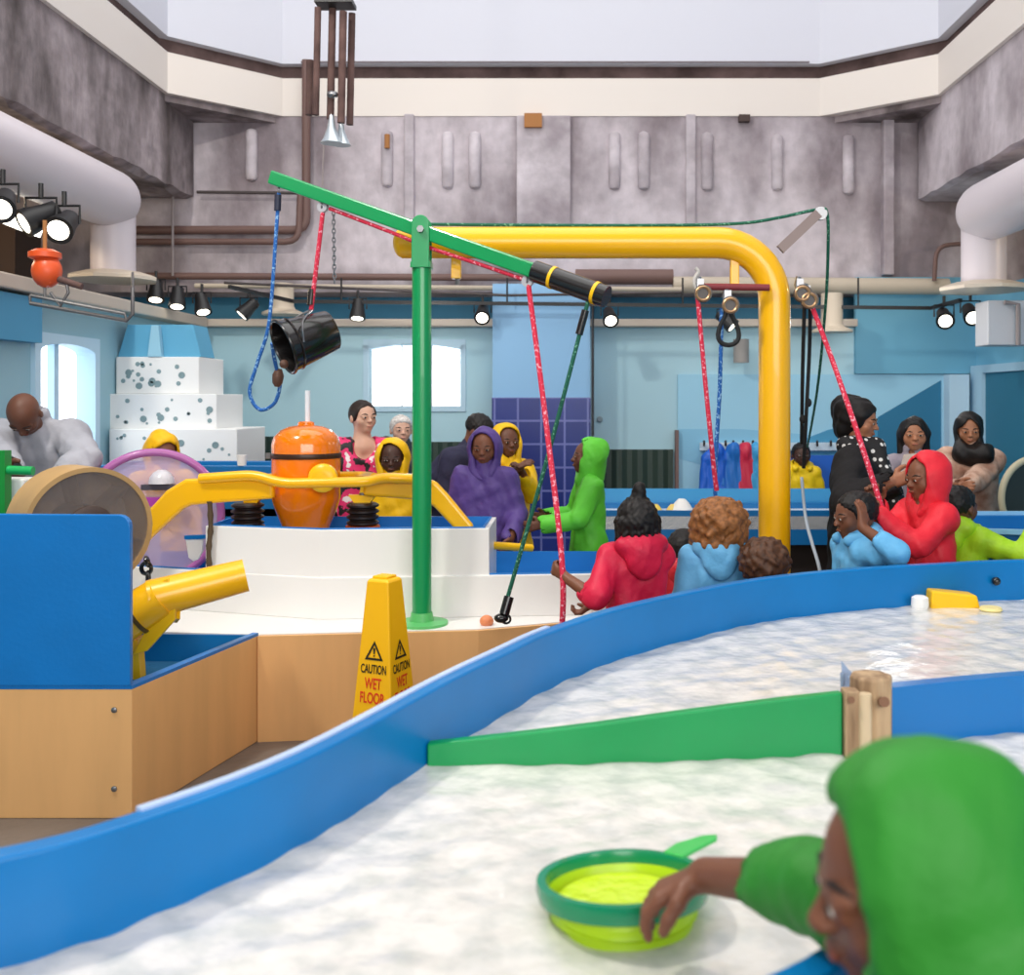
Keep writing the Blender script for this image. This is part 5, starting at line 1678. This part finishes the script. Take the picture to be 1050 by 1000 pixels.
a, b = P(98, 0, 6.75).x, P(292, 0, 6.75).x
obj('side', MB().wall([(a, 7.3), (a, 6.75), (b, 6.75), (b, 7.3)], 0.02, 1.185, -0.04, closed=True), blue_b, lt, smooth=False, bevel=0.006)
obj('floor_tray', MB().span((a, 6.75, 0.85), (b, 7.3, 0.9)), wht, lt, smooth=False)
tag(obj('white_cup', MB().lathe([(0.028, 0), (0.034, 0.07)], (P(248, 0, 6.77).x, 6.77, 1.185), n=16), wht), 'small white cup on the rim of the blue tank table', 'cup')
rt = thing('blue_trough', 'blue trough with pale lip at the right edge behind the lime raincoat', 'trough', (2.5, 5.3, 0))
obj('side', MB().wall([(2.06, 6.0), (1.97, 5.25), (3.3, 4.95), (3.3, 6.0)], 0.45, 0.945, -0.04, closed=True), blue_b, rt, smooth=False, bevel=0.005)
obj('lip', MB().wall([(2.06, 6.0), (1.97, 5.25), (3.3, 4.95), (3.3, 6.0)], 0.94, 0.965, 0.03, closed=True), mat('lip_pale', (150, 206, 240), rough=0.3), rt, smooth=False)
obj('bed', MB().prism([(2.06, 6.0), (1.97, 5.25), (3.3, 4.95), (3.3, 6.0)], 0.80, 0.84), blue_s, rt, smooth=False)
for (x, y) in ((2.2, 5.4), (3.15, 5.2), (3.15, 5.85), (2.25, 5.85)):
    obj('leg', MB().cyl((x, y, 0), (x, y, 0.8), 0.035), stl, rt)
rg = thing('ring_wheel', 'beige rimmed round wheel cut by the right edge of the view', 'wheel', P(1062, 520, 6.5))
obj('rim', MB().torus(P(1060, 510, 6.5), (0.3, -1, 0), 0.245, 0.022, 44, 10), mat('ring_beige', (186, 178, 148), rough=0.5), rg)
obj('disc', MB().lathe([(0.24, 0), (0.24, 0.015)], P(1060, 510, 6.52), (0.3, -1, 0), 40), mat('disc_dark', (44, 52, 50), rough=0.5), rg)
obj('stand', MB().bar((P(1060, 0, 6.55).x, 6.58, 0), (P(1060, 0, 6.55).x, 6.58, P(0, 510, 6.55).z), 0.08, 0.08), blue_b, rg, smooth=False)
tag(obj('blue_screen', MB().span((P(793, 0, 9.2).x, 9.2, 0.3), (P(868, 0, 9.2).x, 9.24, 1.12)), mat('screen_blue', (20, 96, 200), rough=0.5), smooth=False), 'vivid blue low screen behind the child in yellow at the back', 'screen')
gr = thing('green_railing', 'green pipe railing at the far left in front of the bending man', 'railing', P(15, 500, 5.0))
gbr = mat('bright_green', (30, 170, 90), rough=0.3)
obj('rail', MB().tube([P(-20, 481, 5.0), P(34, 483, 5.0)], 0.022, 12), gbr, gr)
obj('post', MB().bar((P(2, 0, 5.0).x, 5.0, 0.0), tuple(P(2, 462, 5.0)), 0.06, 0.06), mat('post_green', (20, 140, 50), rough=0.4), gr, smooth=False)
tag(obj('white_bin', MB().span((P(4, 0, 5.15).x, 5.08, 0.0), (P(32, 0, 5.15).x, 5.22, P(0, 490, 5.15).z)), wht, smooth=False, bevel=0.01), 'white box standing below the green railing', 'box')

# spotted white blocks in the corner
spw = mat('block_white', (236, 236, 234), rough=0.45)
spd = mat('spot_teal', (128, 152, 156), rough=0.5)
rn = random.Random(4)
for (xa, xb, ya, yb_, Y, lab) in ((119, 204, 366, 404, 7.75, 'white block with grey spots, top of the stack in the left corner'), (112, 222, 404, 440, 7.68, 'white block with grey spots, middle of the stack in the left corner'), (112, 243, 440, 486, 7.6, 'white block with grey spots, bottom of the stack in the left corner')):
    a, b = P(xa, yb_, Y), P(xb, ya, Y)
    t = thing('spotted_block', lab, 'block', ((a.x + b.x) / 2, Y, a.z), 'spotted blocks')
    if xa > 110:
        obj('block', MB().span((a.x, Y, a.z), (b.x, 8.3, b.z)), spw, t, smooth=False, bevel=0.006)
    else:
        obj('block', MB().span((a.x, Y, 0), (b.x, 8.3, b.z)), spw, t, smooth=False, bevel=0.006)
    for k in range(20):
        x = rn.uniform(a.x + .05, b.x - .05)
        z = rn.uniform(a.z + .04, b.z - .04)
        s = rn.choice((0.010, 0.014, 0.018, 0.026))
        if s > 0.02:
            sm = MB().lathe([(s, 0), (s * .95, 0.005), (s * .7, 0.006), (s * .68, 0.002)], (x, Y, z), (0, -1, 0), 14)
        else:
            sm = MB().lathe([(s, 0), (s * .9, 0.004)], (x, Y, z), (0, -1, 0), 10)
        obj('spot', sm, spd, t)

# coats on hooks
hb_ = thing('coat_rail', 'pale coat rail with dark hooks across the mural', 'coat rail', P(770, 462, 9.42))
obj('board', MB().span(tuple(P(718, 462, 9.42)), (P(866, 0, 9.45).x, 9.46, P(0, 454, 9.42).z)), mat('board_pale', (206, 226, 238), rough=0.5), hb_, smooth=False)
for x in (722, 735, 744, 752, 762, 772, 838, 852):
    obj('hook', MB().tube([P(x, 456, 9.42), P(x, 457, 9.30), P(x, 452, 9.28)], 0.010, 6), MATS['dark_brown'], hb_)
for (x, c, w, L, lab) in ((735, (24, 96, 206), 0.17, 0.50, 'bright blue raincoat hanging leftmost on the coat rail'), (752, (30, 110, 196), 0.13, 0.42, 'mid blue raincoat hanging between the bright blue and red coats'), (764, (206, 40, 74), 0.13, 0.44, 'red raincoat hanging on the coat rail'), (776, (60, 160, 216), 0.12, 0.46, 'pale blue raincoat hanging next to the yellow post')):
    S = SDF()
    top_ = np.array(P(x, 459, 9.25))
    for s in (-1, 1):
        S.cone(top_ + (0, 0, -0.02), top_ + (s * w * 0.55, 0, -0.10), 0.05, 0.05, k=0.03)
        S.cone(top_ + (s * w * 0.2, 0, -0.12), top_ + (s * w * 0.35, 0, -L), 0.055, 0.075, k=0.04)
        S.cone(top_ + (s * w * 0.6, 0, -0.10), top_ + (s * w * 0.8, -0.03, -L * 0.8), 0.042, 0.036, k=0.012)
    S.ell(top_ + (0, -0.02, -0.03), (0.06, 0.06, 0.08), k=0.03)
    S.folds(0.005, 60, 10, x)
    S.cut((0, 0, -1), top_ + (0, 0, -L - 0.03))
    o = soft('hanging_raincoat', S, 0.012, mat('coat_%d' % x, c, rough=0.45))
    tag(o, lab, 'raincoat', 'raincoats on the rail')
# ---------------------------------------------------------------- the cast
def at(px, Y):
    return (px - CX) * Y / F, Y


def W(px, py, Y):
    return tuple(P(px, py, Y))


CROWD = 'children in raincoats'
# the boy in front
hat = np.array(P(940, 905, 1.0))
person('child in a green hooded raincoat leaning over the water holding a lime bowl', 0.47, 0.955, 1.34, -103, 'brown',
       top=dict(rgb=(46, 138, 42), sleeve=0.42, hem=.45, rough=0.6, folds=0.006, bulk=1.02), hood='up', hair=('short', 'black'), lean=24, hpitch=9, hyaw=9, htall=0.06,
       hands=(None, W(708, 893, 1.53)), hints=(None, (-0.1, 0.1, 1.5)), palm=(None, (-0.35, 0.10, -0.93)), hdir=(None, (-0.86, 0.20, -0.46)), curl=0.62,
       h=0.0045, head_at=hat, armk=1.14, hdfwd=0.88)

x, y = at(650, 4.4)
person('girl with dark braids and top knot in a crimson raincoat holding the long red rope', x, y, 1.20, -160, 'brown', top=dict(rgb=(214, 28, 66), sleeve=0.25), hood='down',
       hair=('braids', 'black'), hands=(W(580, 592, 4.33), W(604, 622, 4.5)), hints=((0.6, 0.3, -0.7), (-0.3, -1.0, -0.4)), curl=0.9, group=CROWD)
x, y = at(736, 4.5)
person('child with light brown curls in a pale blue raincoat seen from behind', x, y, 1.175, 178, 'tan', top=dict(rgb=(112, 186, 232)), hood='down', hair=('curly', 'curlbrown'), group=CROWD)
x, y = at(701, 4.95)
person('small child in a red jacket half hidden behind the pale blue raincoat', x, y, 0.99, 175, 'dark', top=dict(rgb=(232, 48, 62)), hood='down', hair=('short', 'black'), group=CROWD, h=0.009)
x, y = at(783, 4.32)
person('small child with brown curly hair at the foot of the yellow post', x, y, 1.02, 175, 'brown', top=dict(rgb=(70, 90, 120)), hair=('afro', 'brown'), group=CROWD, h=0.008)
x, y = at(872, 4.62)
person('boy in a light blue raincoat raising a hand beside his ear', x, y, 1.20, -82, 'brown', top=dict(rgb=(104, 182, 230), sleeve=0.5), hood='down', hair=('fade', 'black'), hpitch=8,
       hands=(W(884, 541, 4.40), None), hints=((0.5, 0.7, -0.6), None), hdir=((0.05, 0.15, 1.0), None), palm=((-0.6, 0.8, 0.1), None), curl=0.35, group=CROWD)
x, y = at(945, 4.86)
person('child in a red hooded raincoat pulling the slanted red rope', x, y, 1.355, -72, 'brown', top=dict(rgb=(232, 40, 56)), hood='up', hair=('short', 'black'), hpitch=6,
       hands=(W(903, 532, 4.67), W(899, 520, 4.76)), hints=((0.5, 0.5, -0.8), (-0.5, 0.4, -0.8)), curl=1.0, hdir=((-0.2, 0.2, 0.9), (-0.2, 0.2, 0.9)), group=CROWD)
x, y = at(986, 5.08)
person('boy in a lime raincoat with hood down stretching an arm to the right', x, y, 1.19, 125, 'dark', top=dict(rgb=(172, 220, 40), bulk=1.05), hood='down', hair=('fade', 'black'),
       hands=(None, W(1064, 536, 4.9)), hints=(None, (-0.2, 0.2, -0.9)), group=CROWD)


def dotted_scarf(o, q, neck, u, f, H, hh, M, h):
    m = mat('dotted_scarf', (22, 20, 22), rough=0.7)
    nt = m.node_tree
    tc = nt.nodes.new('ShaderNodeTexCoord')
    v = nt.nodes.new('ShaderNodeTexVoronoi')
    v.inputs['Scale'].default_value = 27
    v.inputs['Randomness'].default_value = 0.35
    r = nt.nodes.new('ShaderNodeValToRGB')
    r.color_ramp.interpolation = 'CONSTANT'
    r.color_ramp.elements[0].color = lin((225, 222, 218))
    r.color_ramp.elements[1].color = lin((22, 20, 22))
    r.color_ramp.elements[1].position = 0.30
    nt.links.new(tc.outputs['Object'], v.inputs['Vector'])
    nt.links.new(v.outputs['Distance'], r.inputs['Fac'])
    nt.links.new(r.outputs['Color'], nt.nodes['Principled BSDF'].inputs['Base Color'])
    S = SDF()
    a = neck + f * 0.05 * H + u * 0.015 * H
    S.cone(neck + u * 0.02 * H + vz((-0.05, 0.02, 0)) * H, a, 0.04 * H, 0.035 * H, k=0.03)
    S.cone(neck + u * 0.02 * H + vz((0.05, 0.02, 0)) * H, a, 0.04 * H, 0.035 * H, k=0.03)
    S.cone(a, a + f * 0.05 * H + vz((-0.03, 0, -0.12)) * H, 0.03 * H, 0.04 * H, k=0.03)
    S.cone(a + f * 0.06 * H + vz((-0.03, 0, -0.12)) * H, a + f * 0.09 * H + vz((-0.04, 0, -0.36)) * H, 0.042 * H, 0.038 * H, k=0.02)
    S.folds(0.005, 40, 20, 1)
    soft('scarf', S, h, m, o)


x, y = at(886, 5.6)
person('woman in a long black coat and white dotted scarf looking right', x, y, 1.615, 62, 'tan', adult=True, top=dict(rgb=(26, 24, 26), hem=.3, bulk=1.22, kind='coat', rough=0.8), hair=('updo', 'black'),
       hands=(None, W(914, 496, 5.2)), hpitch=10, extra=dotted_scarf)
x, y = at(938, 6.6)
person('girl with long black hair holding a pale sheet near the mural', x, y, 1.50, -8, 'tan', top=dict(rgb=(150, 140, 150), kind='shirt', sleeve=0.5, hem=.45), hair=('long', 'black'), hyaw=-5,
       hands=(W(955, 497, 6.35), W(925, 492, 6.35)))
sh = thing('paper_sheet', 'pale sheet held up by the long haired girl', 'paper', P(938, 486, 6.28))
obj('sheet', MB().plate([P(920, 490, 6.28), P(953, 488, 6.28), P(949, 464, 6.32), P(927, 466, 6.32)], (0, 0.004, 0)), mat('paper', (206, 186, 170), rough=0.7), sh, smooth=False)
x, y = at(994, 7.05)
person('woman in a beige coat and black headscarf with hands clasped', x, y, 1.52, -14, 'tan', adult=True, top=dict(rgb=(206, 170, 148), kind='coat', hem=.36, bulk=1.12, rough=0.7, mat=mat('beige_knit', (222, 188, 166), rough=0.8, rgb2=(168, 122, 100), vscale=11)), hair=('headscarf', 'black'), hpitch=8,
       hands=(W(985, 502, 6.75), W(982, 500, 6.75)), pants=(26, 26, 30))
x, y = at(822, 8.9)
person('child in a yellow raincoat at the back trough table right of the yellow post', x, y, 1.24, 0, 'deep', top=dict(rgb=(246, 208, 20)), hood='down', hair=('fade', 'black'), group=CROWD, h=0.009)
x, y = at(599, 6.42)
person('child in a bright green hooded raincoat facing left by the tiled pillar', x, y, 1.365, -82, 'dark', top=dict(rgb=(96, 202, 56), bulk=1.05), hood='up', hair=('short', 'black'), hpitch=-4,
       hands=(W(558, 538, 6.2), W(560, 530, 6.5)), group=CROWD)
x, y = at(521, 6.95)
person('child in a yellow hooded raincoat behind the purple raincoat', x, y, 1.44, 28, 'dark', top=dict(rgb=(248, 196, 8)), hood='up', hair=('short', 'black'),
       hands=(W(536, 486, 6.7), W(528, 484, 6.65)), group=CROWD)
x, y = at(496, 6.40)
person('child in a dark purple hooded raincoat resting hands on the yellow rail', x, y, 1.425, -6, 'brown', top=dict(rgb=(88, 66, 136), bulk=1.08), hood='up', hair=('short', 'black'), hpitch=6,
       hands=(W(523, 553, 6.22), None), group=CROWD)
x, y = at(402, 6.5)
person('child in a yellow hooded raincoat left of the green mast', x, y, 1.355, 4, 'deep', top=dict(rgb=(248, 194, 6)), hood='up', hair=('short', 'black'), hpitch=8, group=CROWD)
# patterned dress
dm = mat('dress_pattern', (224, 40, 104), rough=0.6)
nt = dm.node_tree
tc = nt.nodes.new('ShaderNodeTexCoord')
nz = nt.nodes.new('ShaderNodeTexNoise')
nz.inputs['Scale'].default_value = 14
rr = nt.nodes.new('ShaderNodeValToRGB')
rr.color_ramp.interpolation = 'CONSTANT'
rr.color_ramp.elements[0].color = lin((30, 26, 30))
rr.color_ramp.elements[1].color = lin((226, 44, 110))
rr.color_ramp.elements[1].position = 0.47
e = rr.color_ramp.elements.new(0.63)
e.color = lin((232, 222, 224))
nt.links.new(tc.outputs['Object'], nz.inputs['Vector'])
nt.links.new(nz.outputs['Fac'], rr.inputs['Fac'])
nt.links.new(rr.outputs['Color'], nt.nodes['Principled BSDF'].inputs['Base Color'])
x, y = at(373, 6.9)
person('woman with tied brown hair in a pink, black and white patterned dress', x, y, 1.61, 22, 'light', adult=True, top=dict(rgb=(224, 40, 104), kind='dress', mat=dm, hem=.3, bulk=1.15, sleeve=0.4), hair=('tied', 'darkbrown'), hyaw=18, h=0.0065)
x, y = at(412, 8.0)
person('white haired visitor mostly hidden behind the green mast', x, y, 1.49, 20, 'light', adult=True, top=dict(rgb=(60, 66, 70), kind='shirt', hem=.45), hair=('short', 'white'), h=0.009)
x, y = at(456, 7.4)
person('visitor in a dark navy top bending over behind the green mast', x, y, 1.66, 72, 'brown', adult=True, top=dict(rgb=(46, 46, 72), kind='shirt', hem=.42, bulk=1.25, rough=0.8), hair=('short', 'black'), lean=42, hpitch=40, h=0.009)
x, y = at(41, 5.9)
person('bald man in a pale grey shirt bending forward at the far left', x, y, 1.80, 8, 'dark', adult=True, top=dict(rgb=(172, 172, 180), kind='shirt', hem=.43, bulk=1.22, rough=0.75), lean=17, hpitch=62, headshift=(0, -0.13, -0.12),
       hands=(W(66, 490, 5.4), W(8, 482, 5.35)), hints=((0.9, 0.1, -0.2), (-0.9, 0.1, -0.2)))
x, y = at(168, 6.4)
person('child in an orange and yellow jacket peeking over the purple wheel', x, y, 1.40, 40, 'brown', top=dict(rgb=(250, 190, 10)), hood='up', hair=('short', 'brown'), hpitch=30, h=0.009)

# ---------------------------------------------------------------- camera and light
cam = bpy.data.cameras.new('camera')
co = bpy.data.objects.new('camera', cam)
COL.objects.link(co)
co.location = (0, 0, CZ)
co.rotation_euler = (R(90), 0, 0)
cam.sensor_width = 36
cam.lens = 36.0 * F / 1050
cam.shift_x = (525 - CX) / 1050
cam.shift_y = (CY - 500) / 1050
cam.clip_start = 0.05
cam.clip_end = 100
cam.dof.use_dof = True
cam.dof.focus_distance = 4.8
cam.dof.aperture_fstop = 3.4
scene.camera = co

w = bpy.data.worlds.new('world')
scene.world = w
w.use_nodes = True
bg = w.node_tree.nodes['Background']
bg.inputs[0].default_value = lin((246, 244, 250))
bg.inputs[1].default_value = 0.55


def area(name, loc, target, sx, sy, power, col=(1, 1, 1)):
    l = bpy.data.lights.new(name, 'AREA')
    l.shape = 'RECTANGLE'
    l.size, l.size_y = sx, sy
    l.energy = power
    l.color = col
    o = bpy.data.objects.new(name, l)
    COL.objects.link(o)
    o.location = loc
    d = Vector(target) - Vector(loc)
    o.rotation_euler = d.to_track_quat('-Z', 'Y').to_euler()
    return o


area('skylight', (-0.15, 5.0, 9.0), (-0.15, 5.0, 0), 6.4, 8.0, 430, (1.0, 0.985, 0.97))
area('sunny_skylight_side', (-3.2, 2.7, 6.2), (-0.9, 4.9, 0.2), 0.5, 0.5, 260, (1.0, 0.95, 0.86))
area('front_fill', (1.5, -3.5, 3.4), (0, 5, 1.0), 7.0, 3.0, 480, (1.0, 0.98, 0.95))  # unseen fill lamp added behind the camera to brighten surfaces facing it


def point(name, loc, power, col, r=0.1):
    l = bpy.data.lights.new(name, 'POINT')
    l.energy = power
    l.color = col
    l.shadow_soft_size = r
    o = bpy.data.objects.new(name, l)
    COL.objects.link(o)
    o.location = loc


point('niche_lamp_left', (-4.6, 6.8, 3.0), 45, (1.0, 0.80, 0.55))
point('niche_lamp_right', (4.7, 6.8, 3.0), 45, (1.0, 0.80, 0.55))
point('wall_lamp', (-1.2, 8.2, 2.35), 14, (1.0, 0.96, 0.9))
point('wall_lamp', (2.4, 7.9, 2.3), 14, (1.0, 0.96, 0.9))

vs = scene.view_settings
vs.view_transform = 'Standard'
vs.look = 'None'
vs.exposure = -0.35
vs.gamma = 1.0
vs.use_curve_mapping = False
scene.cycles.use_denoising = True
scene.cycles.max_bounces = 8
